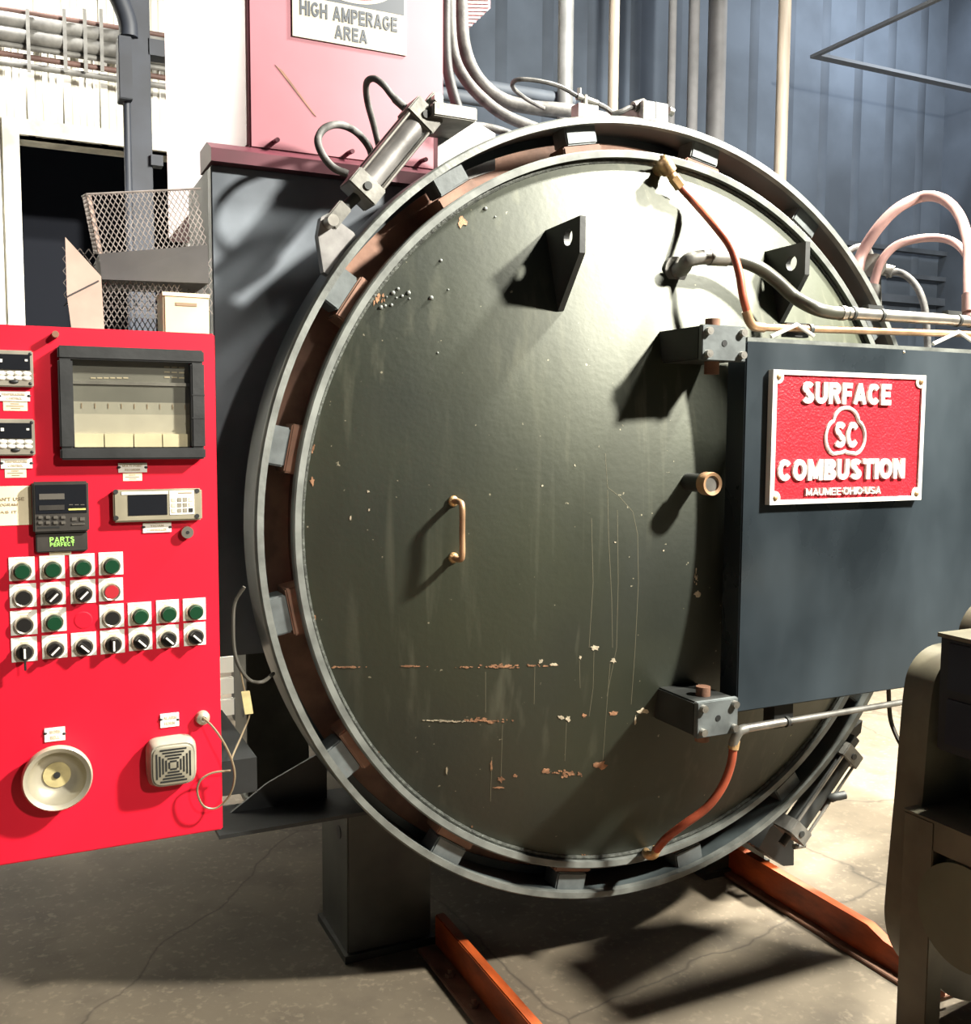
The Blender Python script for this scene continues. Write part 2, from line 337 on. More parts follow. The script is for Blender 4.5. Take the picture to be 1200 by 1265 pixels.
def glyphs(t):                                # capital letters as pen strokes in a unit-high box; t = half pen width
    a, b = t, 1-t
    G = {}
    def W(w_): return w_-t
    G['A'] = (0.86, [[(t*0.9, 0), (0.43, 1)], [(0.43, 1), (0.86-t*0.9, 0)], [(0.22, 0.30), (0.64, 0.30)]])
    G['B'] = (0.76, [[(a, 0), (a, 1)], [(a, b), (0.45, b)]+_arc(0.45, 0.75, 0.76-t-0.48, 0.25-t, 90, -90)+[(a, 0.5)], [(a, 0.5), (0.47, 0.5)]+_arc(0.47, 0.27, 0.76-t-0.47, 0.27-t, 90, -90)+[(a, a)]])
    G['C'] = (0.82, [_arc(0.42, 0.5, 0.42-t, 0.5-t, 38, 322, 22)])
    G['D'] = (0.80, [[(a, 0), (a, 1)], [(a, b), (0.36, b)]+_arc(0.36, 0.5, 0.80-t-0.36, 0.5-t, 90, -90, 14)+[(a, a)]])
    G['E'] = (0.68, [[(a, 0), (a, 1)], [(a, b), (0.68, b)], [(a, 0.51), (0.63, 0.51)], [(a, a), (0.68, a)]])
    G['F'] = (0.64, [[(a, 0), (a, 1)], [(a, b), (0.64, b)], [(a, 0.49), (0.58, 0.49)]])
    G['G'] = (0.86, [_arc(0.43, 0.5, 0.43-t, 0.5-t, 40, 330, 22)+[(0.86-t, 0.45)], [(0.48, 0.45), (0.86, 0.45)]])
    G['H'] = (0.78, [[(a, 0), (a, 1)], [(0.78-t, 0), (0.78-t, 1)], [(a, 0.5), (0.78-t, 0.5)]])
    G['I'] = (2*t, [[(a, 0), (a, 1)]])
    G['K'] = (0.78, [[(a, 0), (a, 1)], [(a, 0.42), (0.70, 1)], [(0.32, 0.6), (0.72, 0)]])
    G['L'] = (0.64, [[(a, 0), (a, 1)], [(a, a), (0.64, a)]])
    G['M'] = (0.94, [[(a, 0), (a, 1)], [(0.94-t, 0), (0.94-t, 1)], [(a*1.1, 1), (0.47, 0.10)], [(0.47, 0.10), (0.94-a*1.1, 1)]])
    G['N'] = (0.80, [[(a, 0), (a, 1)], [(0.80-t, 0), (0.80-t, 1)], [(a*1.1, 1), (0.80-a*1.1, 0)]])
    G['O'] = (0.86, [_arc(0.43, 0.5, 0.43-t, 0.5-t, 0, 360, 28)])
    G['P'] = (0.74, [[(a, 0), (a, 1)], [(a, b), (0.44, b)]+_arc(0.44, 0.69, 0.74-t-0.44, 0.31-t, 90, -90)+[(a, 0.38+t)]])
    G['R'] = (0.80, [[(a, 0), (a, 1)], [(a, b), (0.46, b)]+_arc(0.46, 0.71, 0.76-t-0.46, 0.29-t, 90, -90)+[(a, 0.42+t)], [(0.42, 0.46), (0.80-t, 0)]])
    G['S'] = (0.74, [_arc(0.37, 0.73, 0.36-t, 0.27-t, 20, 250, 14)+_arc(0.37, 0.27, 0.37-t, 0.27-t, 70, -160, 14)])
    G['T'] = (0.72, [[(0, b), (0.72, b)], [(0.36, 0), (0.36, 1)]])
    G['U'] = (0.78, [[(a, 1)]+_arc(0.39, 0.36, 0.39-t, 0.36-t, 180, 360, 12)+[(0.78-t, 1)]])
    G['V'] = (0.80, [[(a*0.9, 1), (0.40, 0)], [(0.40, 0), (0.80-a*0.9, 1)]])
    G['W'] = (1.1, [[(a, 1), (0.30, 0)], [(0.30, 0), (0.55, 0.95)], [(0.55, 0.95), (0.80, 0)], [(0.80, 0), (1.1-t, 1)]])
    G['\u00b7'] = (0.2, [[(0.1-t*0.8, 0.5), (0.1+t*0.8, 0.5)]])
    G["'"] = (0.14, [[(0.07, 0.72), (0.07, 1)]])
    G[' '] = (0.36, [])
    return G
def text(name, body, cx, cz, y, wid, hei, material, parent, extr=0.0006, bold=0.05, shear=0.0):
    t = 0.07+bold; G = glyphs(t); sp = 0.09 if bold > 0.035 else 0.13
    tot = sum(G[c][0] for c in body)+sp*(len(body)-1)
    sx = wid/tot; mb = MB(); x0 = 0; eps = 0.0
    for c in body:
        wd, strokes = G[c]
        for st in strokes:
            n_ = len(st); L_, R_ = [], []
            for i, p in enumerate(st):
                p0 = V((*st[max(i-1, 0)], 0)); p1 = V((*p, 0)); p2 = V((*st[min(i+1, n_-1)], 0))
                d1_ = (p1-p0).normalized() if i > 0 else (p2-p1).normalized(); d2_ = (p2-p1).normalized() if i < n_-1 else d1_
                if i == 0 and st[0] == st[-1]: d1_ = (V((*st[-1], 0))-V((*st[-2], 0))).normalized()
                if i == n_-1 and st[0] == st[-1]: d2_ = (V((*st[1], 0))-V((*st[0], 0))).normalized()
                m_ = (d1_+d2_).normalized(); nn = V((-m_.y, m_.x, 0)); k_ = t/max(0.55, nn.dot(V((-d1_.y, d1_.x, 0))))
                L_.append(p1+nn*k_); R_.append(p1-nn*k_)
            def W3(p, yy):
                xx = (x0+p.x-tot/2)*sx; zz = (min(1, max(0, p.y))-0.5)*hei
                return (cx+xx+shear*zz, yy, cz+zz)
            ring_ = [[mb.bm.verts.new(W3(p, yy)) for p in (L_[i], R_[i]) for yy in (y-2*extr-eps, y)] for i in range(n_)]; eps += extr*0.04
            for A, B in zip(ring_, ring_[1:]):
                for q in ((0, 2, 3, 1),): pass
                for u, v_ in ((0, 2), (2, 3), (3, 1), (1, 0)): mb.bm.faces.new((A[u], A[v_], B[v_], B[u]))
            mb.bm.faces.new([ring_[0][k] for k in (0, 1, 3, 2)]); mb.bm.faces.new([ring_[-1][k] for k in (0, 2, 3, 1)])
        x0 += wd+sp
    return link(name, mb, material, parent, flat=True)

# ================================================================== THE SETTING
fl = MB().box((-9, -5, -0.2), (9, 9, 0)); struct(link('floor', fl, 'floor_concrete'))
YB = 4.6                                     # dark back wall
bw = MB()
XB = P(345, 300, y=YB).x
bw.box((XB, YB, 0), (9, YB+0.5, 7))
wb = struct(link('wall_back', bw, 'wall_dark'))
ribm = None
for i in range(20):
    xx = XB+0.1+i*0.4
    if ribm is None:
        o = link('wall_rib', MB().prism([(xx-0.05, YB, 0), (xx-0.03, YB-0.008, 0), (xx+0.03, YB-0.008, 0), (xx+0.05, YB, 0)], (0, 0, 7)), 'wall_dark', wb); ribm = o
    else:
        o = ribm.copy(); C.objects.link(o); o.location.x += 0.4*i
for z0, h in ((2.75, 0.07), (2.98, 0.04), (3.22, 0.04)):
    link('girt', MB().box((XB, YB-0.10, z0), (9, YB-0.036, z0+h)), 'girt_dark', wb)
# crane beam corner under the roof, upper right
rbm = P(1010, 66, y=3.9)
struct(link('trim_1', MB().box((rbm.x, 3.9, rbm.z-0.012), (9, 3.98, rbm.z+0.012)), 'beam_pale'))
struct(link('trim_2', MB().box((rbm.x, -3, rbm.z-0.012), (rbm.x+0.04, 3.9, rbm.z+0.012)), 'beam_pale'))
# pale sheeted wall on the left, with a dark doorway
YL = 5.0
dl, dr_, dt = P(28, 300, y=YL).x, P(232, 300, y=YL).x, P(110, 178, y=YL).z
wl = MB()
wl.box((-9, YL, 0), (dl, YL+0.08, 7)); wl.box((dr_, YL, 0), (XB, YL+0.08, 7)); wl.box((dl, YL, dt), (dr_, YL+0.08, 7))
wlo = struct(link('wall_left', wl, 'wall_white'))
for i in range(-3, 12):                       # vertical cover strips and flutes of the sheeting
    xx = P(38+45*i, 110, y=YL).x
    z0 = dt if dl-0.02 < xx < dr_ else 0
    link('cover_strip', MB().box((xx-0.022, YL-0.035, z0), (xx+0.022, YL-0.0, 7)), 'frame_white', wlo)
    fm = MB()
    for k in (1, 2, 3, 4):
        fx = xx+(P(38+45*(i+1), 110, y=YL).x-xx)*k/5
        z1 = dt if dl-0.02 < fx < dr_ else 0
        fm.prism([(fx-0.03, YL, z1), (fx-0.012, YL-0.016, z1), (fx+0.012, YL-0.016, z1), (fx+0.03, YL, z1)], (0, 0, 7-z1))
    link('flute', fm, 'wall_white', wlo)
d1 = struct(link('doorway_backing', MB().box((dl-1.5, YL+1.6, 0), (dr_+1.5, YL+1.65, dt+0.8)), 'doorway_shade'))  # near-black sheet; the shade beyond the opening is put into its colour
fr = MB().box((dl-0.10, YL-0.05, 0), (dl, YL+0.25, dt+0.10)); link('door_frame', fr, 'frame_white', d1)
link('door_frame', MB().box((dl, YL-0.05, dt), (dr_, YL+0.25, dt+0.10)), 'frame_white', d1)
link('door_frame', MB().box((dr_, YL-0.05, 0), (dr_+0.08, YL+0.25, dt+0.10)), 'frame_white', d1)
# side wall of the hall, out of frame on the right
struct(link('wall_right', MB().box((6.5, -5, 0), (6.6, YB, 7)), 'wall_dark'))

# ================================================================== FURNACE
furn = thing('vacuum_furnace', 'large round dark steel vacuum furnace with toothed locking ring, on pedestals', 'furnace', (0, 1.0, 0))
link('vessel_shell', MB().lathe([(0.80, 0.17), (0.90, 0.17), (0.90, 2.3), (0.6, 2.5), (0.0, 2.55)], closed=False), 'slate_paint', furn)
link('vessel_flange', MB().lathe([(0.93, 0.155), (1.07, 0.155), (1.07, 0.20), (0.93, 0.20)]), 'copper_primer', furn)
ring = link('locking_ring', MB().lathe([(1.082, 0.012), (1.094, 0.012), (1.10, 0.018), (1.10, 0.135), (1.06, 0.145), (1.06, 0.135), (1.082, 0.135)], n=160), 'ring_paint', furn)
link('lip', MB().lathe([(1.080, 0.0), (1.096, 0.0), (1.1005, 0.006), (1.1005, 0.022), (1.080, 0.022)], n=160), 'lip_paint', ring)['label'] = 'worn pale front edge of the ring'
def wedge(rA, rB, y0, y1, a, half, name, mt, parent, bev=0.004):
    mb = MB(); pts = []
    t = math.radians(a); e = V((math.cos(t), 0, math.sin(t))); tv = V((-math.sin(t), 0, math.cos(t)))
    hw = half
    poly = [e*rA-tv*hw, e*rB-tv*hw, e*rB+tv*hw, e*rA+tv*hw]
    mb.prism([p+V((0, y0, ZC)) for p in poly], (0, y1-y0, 0))
    bmesh.ops.bevel(mb.bm, geom=mb.bm.edges[:], offset=bev, segments=2, affect='EDGES')
    return link(name, mb, mt, parent)
for k in range(16):
    wedge(1.034, 1.090, 0.028, 0.10, 11.25+22.5*k, 0.048, 'tooth', 'tooth_steel', ring)
def pedestal(x0, x1, y0, y1):
    p = link('pedestal', MB().box((x0, y0, 0.02), (x1, y1, 0.74), 0.004), 'pedestal_paint', furn)
    link('base_plate', MB().box((x0-0.012, y0-0.012, 0.0), (x1+0.012, y1+0.012, 0.022)), 'pedestal_paint', p)
    link('slot', MB().cyl((x0-0.002, y0+0.08, 0.36), (x0+0.004, y0+0.08, 0.36), 0.02), 'black_paint_or_shade', p)
pedestal(-0.775, -0.515, 0.335, 0.60); pedestal(0.515, 0.775, 0.335, 0.60); pedestal(-0.775, -0.515, 1.7, 1.95); pedestal(0.515, 0.775, 1.7, 1.95)
link('saddle_plate', MB().prism([(-0.77, 0.45, 0.30), (0.77, 0.45, 0.30), (0.72, 0.45, 0.72), (0.4, 0.45, 0.50), (-0.4, 0.45, 0.50), (-0.72, 0.45, 0.72)], (0, 0.03, 0)), 'pedestal_paint', furn)
# slate front sheet standing at the furnace's left, carries the red box
YP = 0.27
pl, pr = P(262, 300, y=YP).x, P(540, 300, y=YP).x
ptop = P(300, 208, y=YP).z
shp = link('side_sheet', MB().box((pl, YP, 0.95), (pr, YP+0.05, ptop-0.0), 0.003), 'slate_paint', furn)
link('side_return', MB().box((pl, YP+0.05, 0.95), (pl+0.04, 0.62, ptop-0.0)), 'dark_steel', furn)
link('cabinet_bracket', MB().prism([P(276, 1027, y=0.30), P(276, 1012, y=0.30), P(330, 968, y=0.30), P(404, 925, y=0.30), P(404, 988, y=0.30)], (0, 0.008, 0)), 'black_paint_or_shade', furn)  # black here stands in for the shade the cabinet throws on it
link('bracket_flange', MB().box((P(276, 1020, y=0.1).x, 0.16, P(276, 1024, y=0.2).z-0.01), (-0.76, 0.36, P(276, 1024, y=0.2).z)), 'black_paint_or_shade', furn)
link('bracket_tube', MB().box((-1.55, -0.12, 0.72), (-1.13, 0.30, 0.80)), 'black_paint_or_shade', furn)

# red box above it
YR = 0.30
rx0, rx1 = P(308, 100, y=YR).x, P(548, 60, y=YR).x
rz0 = P(420, 196, y=YR).z
rb = thing('terminal_enclosure', 'tall red sheet-metal enclosure, haze painted in as pink, standing above the slate side sheet', 'enclosure', ((rx0+rx1)/2, YR+0.6, rz0))
link('body', MB().box((rx0, YR, rz0), (rx1, YR+1.45, rz0+1.1), 0.004), 'hazed_red', rb)
link('lit_side_face', MB().box((rx0-0.006, YR+0.012, rz0+0.01), (rx0, YR+1.44, rz0+1.09)), 'lit_side', rb)['label'] = 'side sheet painted pale as if lit from the left'
lip = MB()
a = [(pl-0.004, YP-0.035, ptop+0.004), (pr, YP-0.035, ptop+0.004), (pr, YP-0.035, ptop+0.022), (pl-0.004, YP-0.035, ptop+0.022)]
lip.prism([(pl-0.004, YP-0.03, ptop+0.003), (pl-0.004, YP-0.03, ptop+0.035), (pl-0.004, YR+0.0, rz0+0.0), (pl-0.004, YR+0.1, rz0+0.0), (pl-0.004, YR+0.1, ptop+0.003)], (pr-pl, 0, 0))
link('skirt', lip, 'maroon', rb)['label'] = 'dark maroon bottom skirt'
for px, py in ((340, 174), (432, 188), (522, 198)):
    c = P(px, py, y=YR-0.01); link('screw', MB().cyl(c+V((0, 0.01, 0)), c-V((0, 0.028, 0.004)), 0.006, n=10), 'maroon', rb)
link('scratch', MB().prism([P(340, 80, y=YR-0.001), P(350, 88, y=YR-0.001), P(391, 144, y=YR-0.001), P(388, 142, y=YR-0.001)], (0, 0.001, 0)), 'rust_brown', rb)

# ================================================================== FURNACE DOOR
door = thing('furnace_door', 'huge dished dark green furnace door with lifting lugs, hinge blocks and wide swing arm', 'door', (0, -0.02, ZC-1.0))
prof = []
for i in range(49):
    r = DR*i/48
    prof.append((r, dome_y(r)))
dm = MB()
n = 160; rings = []
ctr = dm.bm.verts.new((0, dome_y(0), ZC))
for r, y in prof[1:]:
    rings.append([dm.bm.verts.new((r*math.cos(2*math.pi*i/n), y, ZC+r*math.sin(2*math.pi*i/n))) for i in range(n)])
for i in range(n): dm.bm.faces.new((ctr, rings[0][i], rings[0][(i+1) % n]))
for A, B in zip(rings, rings[1:]):
    for i in range(n): dm.bm.faces.new((A[i], B[i], B[(i+1) % n], A[(i+1) % n]))
head = link('dished_head', dm, 'dome_paint', door)
link('rim', MB().lathe([(0.990, -0.003), (1.006, -0.004), (1.010, 0.0), (1.010, 0.024), (0.990, 0.024)], n=160), 'rim_paint', door)
link('door_flange', MB().lathe([(0.94, 0.024), (0.985, 0.024), (0.985, 0.15), (0.94, 0.15)], n=128), 'brown_primer', door)
for k in range(16):
    wedge(0.980, 1.032, 0.030, 0.115, 11.25+22.5*k, 0.060, 'door_lug', 'copper_primer', door)
# weld bead where head meets rim
link('weld_bead', MB().lathe([(0.984+0.007*math.cos(math.radians(a)), 0.017+0.006*math.sin(math.radians(a))) for a in range(0, 360, 45)], n=160), 'weld', door)
def flake_poly(rnd, px, py, w_, h_, n_=13):
    return [D(px+w_*math.cos(2*math.pi*i/n_)*k, py+h_*math.sin(2*math.pi*i/n_)*k)-V((0, 0.0012, 0)) for i in range(n_) for k in (rnd.uniform(0.4, 1.1),)]
# chips, scrapes and drips on the paint: thin raised flakes
def flake(px, py, w_, h_, mt, name='paint_chip', seed=0):
    rnd = random.Random(seed); mb = MB()
    if w_ > 9 or h_ > 9:                       # long scrape: a ragged run of small flakes
        for _ in range(int(5+max(w_, h_)*0.9)):
            f = rnd.gauss(0, 0.5); g = rnd.gauss(0, 0.45); f = max(-1.2, min(1.2, f)); q = 1-0.5*abs(f)
            mb.prism(flake_poly(rnd, px+w_*f, py+h_*g, (1.2+0.12*w_*rnd.random())*q if w_ > h_ else 0.35*w_*q, (0.5+0.35*h_)*q if w_ > h_ else (1+0.15*h_)*q, 9), (0, 0.003, 0))
    else: mb.prism(flake_poly(rnd, px, py, w_, h_), (0, 0.003, 0))
    return link(name, mb, mt, head)
sd = 0
for px, py, w_, h_, mt in [(463, 363, 14, 13, 'rust_patch'), (571, 274, 6, 9, 'rust_patch'), (620, 823, 28, 2.6, 'rust_patch'), (575, 824, 12, 1.2, 'rust_patch'), (665, 822, 20, 1, 'rust_patch'), (684, 821, 5, 2.5, 'chip_cream'),
        (735, 800, 8, 5, 'chip_cream'), (758, 816, 4, 4, 'chip_cream'), (717, 812, 2, 3, 'chip_cream'), (668, 817, 3, 3, 'chip_cream'),
        (600, 890, 28, 3, 'rust_patch'), (560, 891, 20, 1, 'chip_cream'), (693, 886, 6, 3, 'chip_cream'), (702, 888, 4, 4, 'chip_cream'), (722, 884, 3, 3, 'rust_patch'), (758, 881, 7, 4, 'rust_patch'), (794, 878, 9, 4, 'chip_cream'), (785, 890, 1.5, 8, 'chip_cream'),
        (700, 955, 24, 4, 'rust_patch'), (742, 945, 9, 6, 'rust_patch'), (675, 952, 6, 5, 'rust_patch'), (619, 963, 5, 4, 'rust_patch'), (636, 958, 3, 3, 'rust_patch'), (616, 973, 8, 1.2, 'rust_patch'), (607, 945, 1.5, 8, 'rust_patch'), (722, 1059, 14, 4, 'rust_patch'), (575, 1028, 12, 6, 'rust_patch'), (455, 935, 6, 4, 'rust_patch'), (466, 932, 3, 7, 'rust_patch'),
        (384, 548, 5, 16, 'rust_patch'), (386, 595, 4, 7, 'rust_patch'), (386, 768, 7, 9, 'rust_patch'), (860, 715, 2, 10, 'chip_cream'), (862, 733, 5, 5, 'chip_cream'), (541, 890, 22, 0.8, 'chip_cream'), (430, 824, 28, 0.9, 'rust_patch'), (505, 823, 22, 0.8, 'rust_patch'),
        (433, 640, 1.5, 4, 'chip_cream'), (456, 630, 2, 2, 'chip_cream'), (455, 607, 2, 2, 'chip_cream'), (552, 952, 1.5, 5, 'chip_cream'), (820, 680, 1.5, 1.5, 'chip_cream'), (670, 600, 1.5, 1.5, 'chip_cream'), (710, 575, 1.5, 1.5, 'chip_cream'), (760, 670, 2, 1.5, 'chip_cream')]:
    sd += 1; flake(px, py, w_, h_, mt, seed=sd)
for i, (px, py) in enumerate([(478, 367), (484, 377), (486, 362), (490, 368), (497, 366), (505, 362), (506, 369), (476, 378), (533, 368), (554, 358), (492, 357), (471, 380), (541, 436), (545, 322), (600, 258), (612, 268)]):
    link('blister', MB().ball(D(px, py), 0.003+0.0015*(i % 3), (1, 0.7, 1), 8), 'rim_paint', head)
def drip(pts, rr=0.0011):
    dense = []
    for a_, b_ in zip(pts, pts[1:]):
        n_ = max(2, int(abs(b_[1]-a_[1])/8))
        dense += [(a_[0]+(b_[0]-a_[0])*k/n_, a_[1]+(b_[1]-a_[1])*k/n_) for k in range(n_)]
    dense.append(pts[-1])
    link('drip_streak', MB().tube([D(*p)+V((0, 0.0006, 0)) for p in dense], rr, n=6, smooth=False), 'drip', head)
for pts in ([(748, 560), (751, 602), (765, 613), (782, 632), (788, 660), (789, 720), (785, 800), (780, 870)], [(751, 605), (752, 660), (756, 740), (757, 800)], [(731, 640), (733, 720), (728, 800)], [(763, 630), (764, 720), (762, 800), (750, 860)], [(734, 805), (733, 850), (728, 885)], [(661, 822), (660, 870)], [(716, 815), (717, 850)], [(621, 895), (619, 960)], [(700, 892), (698, 940)], [(608, 935), (606, 990)], [(754, 820), (750, 870), (745, 940)], [(600, 830), (600, 880)]):
    drip(pts)
# grab handle
ht, hb = D(560, 619), D(561, 689)
out = V((0, -0.052, 0))
hx = (ht.x+hb.x)/2
ht.x = hb.x = hx
h = link('grab_handle', MB().tube([ht, ht+out*0.7, ht+out+V((0, 0, -0.012)), (ht+hb)/2+out, hb+out+V((0, 0, 0.012)), hb+out*0.7, hb], 0.0075, n=12), 'copper_pipe', door)
h['label'] = 'tan worn grab handle'
for p in (ht, hb): link('boss', MB().ball(p, 0.014, (1, 0.7, 1), 10), 'brass', h)
# lifting lugs
def lug(A, T, M, Bp, hole, th=0.016):
    a = D(*A); xx = a.x
    pa = a+V((0, 0.03, 0)); t = P(*T, x=xx); m_ = P(*M, x=xx); bb = P(*Bp, x=xx); hc = P(*hole, x=xx)
    yb = dome_y(math.hypot(xx, bb.z-ZC)); bb.y = yb-0.004
    m_.y = t.y
    poly = [(pa.y, pa.z), (t.y, t.z), (m_.y, m_.z), (bb.y, bb.z), (yb+0.03, bb.z+0.002)]
    bm = bmesh.new(); 
    def ringv(pts, x): return [bm.verts.new((x, y, z)) for y, z in pts]
    hr = 0.021; hp = [(hc.y+hr*math.cos(2*math.pi*i/24), hc.z+hr*math.sin(2*math.pi*i/24)) for i in range(24)]
    mb = MB(); mb.bm.free(); mb.bm = bm
    for x in (xx, xx+th):
        o_ = ringv(poly, x); i_ = ringv(hp, x)
        es = [bm.edges.new((o_[k], o_[(k+1) % len(o_)])) for k in range(len(o_))]+[bm.edges.new((i_[k], i_[(k+1) % 24])) for k in range(24)]
        bmesh.ops.triangle_fill(bm, use_beauty=True, use_dissolve=False, edges=es)
        if x == xx: O1, I1 = o_, i_
        else: O2, I2 = o_, i_
    for A_, B_ in ((O1, O2), (I1, I2)):
        for k in range(len(A_)): bm.faces.new((A_[k], A_[(k+1) % len(A_)], B_[(k+1) % len(A_)], B_[k]))
    return link('lifting_lug', mb, 'dark_steel', door, flat=True)
lug((674, 285), (717, 266), (716, 312), (693, 383), (702, 293))
lug((945, 311), (996, 298), (995, 339), (966, 398), (978, 325))
# sight port
tp = P(881, 598, y=-0.315); bs = V((tp.x, dome_y(math.hypot(tp.x, tp.z-ZC))+0.02, tp.z))
sp = link('sight_port', MB().cyl(bs, tp+V((0, 0.012, 0)), 0.024, n=28), 'dark_steel', door)
link('port_cap', MB().lathe([(0.021, 0.002), (0.029, 0.0), (0.030, 0.004), (0.030, 0.03), (0.021, 0.03)], c=tp, n=32), 'copper_pipe', sp)
link('lens', MB().cyl(tp+V((0, 0.007, 0)), tp+V((0, 0.011, 0)), 0.022, n=28), 'steel', sp)
# swing arm
YA = -0.31
ax0 = P(917, 640, y=YA).x; az1 = P(923, 421, y=YA).z; az0 = P(912, 880, y=YA).z
arm = link('swing_arm', MB().box((ax0, YA, az0), (1.75, -0.236, az1), 0.003), 'arm_paint', door)
link('top_rail', MB().box((ax0+0.005, YA+0.003, az1-0.001), (1.75, YA+0.016, az1+0.010)), 'lip_paint', arm)
link('arm_end', MB().box((1.45, -0.236, az0+0.1), (1.70, 0.5, az1-0.1), 0.003), 'arm_paint', arm)
g0 = P(945, 870, y=-0.24); g1 = P(967, 892, y=-0.24)
link('gusset', MB().box((g0.x, -0.28, g1.z), (g1.x, -0.236, az0+0.002)), 'black_paint_or_shade', arm)
link('weld_spatter', MB().ball(P(1117, 435, y=YA), 0.004), 'chip_cream', arm)
def hinge(pxl, pxr, pt, pb, pin, yf=-0.345):
    cx, cy = (pxl+pxr)/2, (pt+pb)/2
    x0, x1 = P(pxl, cy, y=yf).x, P(pxr, cy, y=yf).x; z1, z0 = P(cx, pt, y=yf).z, P(cx, pb, y=yf).z
    hbk = link('hinge_block', MB().box((x0+0.002, yf+0.016, z0+0.002), (x1-0.002, -0.15, z1-0.002), 0.004), 'dark_steel', door)
    link('cover_plate', MB().box((x0, yf, z0), (x1, yf+0.016, z1), 0.002), 'tooth_steel', hbk)
    for sx in (0, 1):
        for sz in (0, 1):
            c = V((x0+0.016 if sx == 0 else x1-0.014, yf, z0+0.016 if sz == 0 else z1-0.016))
            bo = MB().cyl(c, c-V((0, 0.012, 0)), 0.0095, n=14); bo.cyl(c-V((0, 0.012, 0)), c-V((0, 0.0125, 0)), 0.005, n=6)
            link('socket_bolt', bo, 'steel', hbk)
    c = V(((x0+x1)/2, yf, (z0+z1)/2)); link('bore', MB().cyl(c, c-V((0, 0.0015, 0)), 0.008, n=16), 'black_paint_or_shade', hbk)
    px_ = P(*pin, y=yf+0.05).x
    link('hinge_pin', MB().cyl((px_, yf+0.06, z0-0.03), (px_, yf+0.06, z1+0.022), 0.019, n=20), 'rust_brown', hbk)
    return x0, x1, z0, z1
hinge(868, 922, 402, 446, (884, 395)); hinge(862, 912, 865, 909, (872, 850))
# cooling nozzle on the door
nz = D(834, 334)
ny = dome_y(math.hypot(nz.x, nz.z-ZC))
noz = link('water_nozzle', MB().lathe([(0.016, -0.008), (0.036, -0.008), (0.036, 0.02), (0.016, 0.02)], c=nz, n=28), 'dull_steel', door)

# ================================================================== SIGNS
YS = YA-0.001
sc = [P(950, 457, y=YS), P(1137, 464, y=YS), P(1132, 618, y=YS), P(945, 622, y=YS)]
sx0, sx1, sz1, sz0 = (sc[0].x+sc[3].x)/2, (sc[1].x+sc[2].x)/2, (sc[0].z+sc[1].z)/2, (sc[2].z+sc[3].z)/2
sg = thing('nameplate_sign', 'red cast nameplate with white raised lettering SURFACE COMBUSTION, bolted to the swing arm', 'sign', ((sx0+sx1)/2, YS-0.006, sz0))
link('plate', MB().box((sx0, YS-0.014, sz0), (sx1, YS, sz1), 0.002), 'sign_red', sg)
sw, sh = sx1-sx0, sz1-sz0
for a, bb in (((sx0, sz0), (sx1, sz0+0.012)), ((sx0, sz1-0.012), (sx1, sz1)), ((sx0, sz0), (sx0+0.013, sz1)), ((sx1-0.013, sz0), (sx1, sz1))):
    link('border', MB().box((a[0]-(0.0005 if bb[0]-a[0] < 0.05 else 0), YS-(0.0194 if bb[0]-a[0] < 0.05 else 0.019), a[1]), (bb[0]+(0.0005 if bb[0]-a[0] < 0.05 else 0), YS-0.001, bb[1])), 'sign_white', sg)
for cxx in (sx0+0.018, sx1-0.018):
    for czz in (sz0+0.018, sz1-0.018):
        k = link('corner_boss', MB().cyl((cxx, YS-0.018, czz), (cxx, YS-0.01, czz), 0.018, n=20), 'sign_white', sg)
        link('screw', MB().ball((cxx, YS-0.019, czz), 0.008, (1, 0.6, 1), 10), 'brass', k)
def sp_(px, py): return P(px, py, y=YS-0.016)
def signtext(body, l, r, t, b_, bold):
    cx, cy = (l+r)/2, (t+b_)/2
    text('lettering', body, sp_(cx, cy).x, sp_(cx, cy).z, YS-0.014, sp_(r, cy).x-sp_(l, cy).x, sp_(cx, t).z-sp_(cx, b_).z, 'sign_white', sg, 0.003, bold)
signtext('SURFACE', 992, 1101, 473, 499.5, 0.055)
signtext('COMBUSTION', 964, 1119, 567, 592.5, 0.055)
signtext('MAUMEE\u00b7OHIO\u00b7USA', 996, 1087, 602, 611, 0.008)
signtext('SC', 1031, 1060, 521, 553, 0.04)
lc = sp_(1045, 533.5); k = (sp_(1070, 533).x-sp_(1020, 533).x)/2; kz = (sp_(1045, 504.5).z-sp_(1045, 564).z)/2
knot = []
def arc(cx, cz, r, a0, a1, nn=10, rz=None):
    for i in range(nn+1):
        t = math.radians(a0+(a1-a0)*i/nn); knot.append((cx+r*math.cos(t), cz+(rz or r)*math.sin(t)))
arc(0, 0.38, 0.62, 18, 162, 14); arc(-0.42, -0.22, 0.55, 112, 255, 12, 0.72); knot.append((-0.12, -0.86)); knot.append((0, -0.80)); knot.append((0.12, -0.86)); arc(0.42, -0.22, 0.55, -75, 68, 12, 0.72)
path = [V((lc.x+a*k, YS-0.015, lc.z+bb*kz)) for a, bb in knot]; path.append(path[0]); 
tb = MB().tube(path, 0.0055, n=8, smooth=False); link('emblem_outline', tb, 'sign_white', sg)
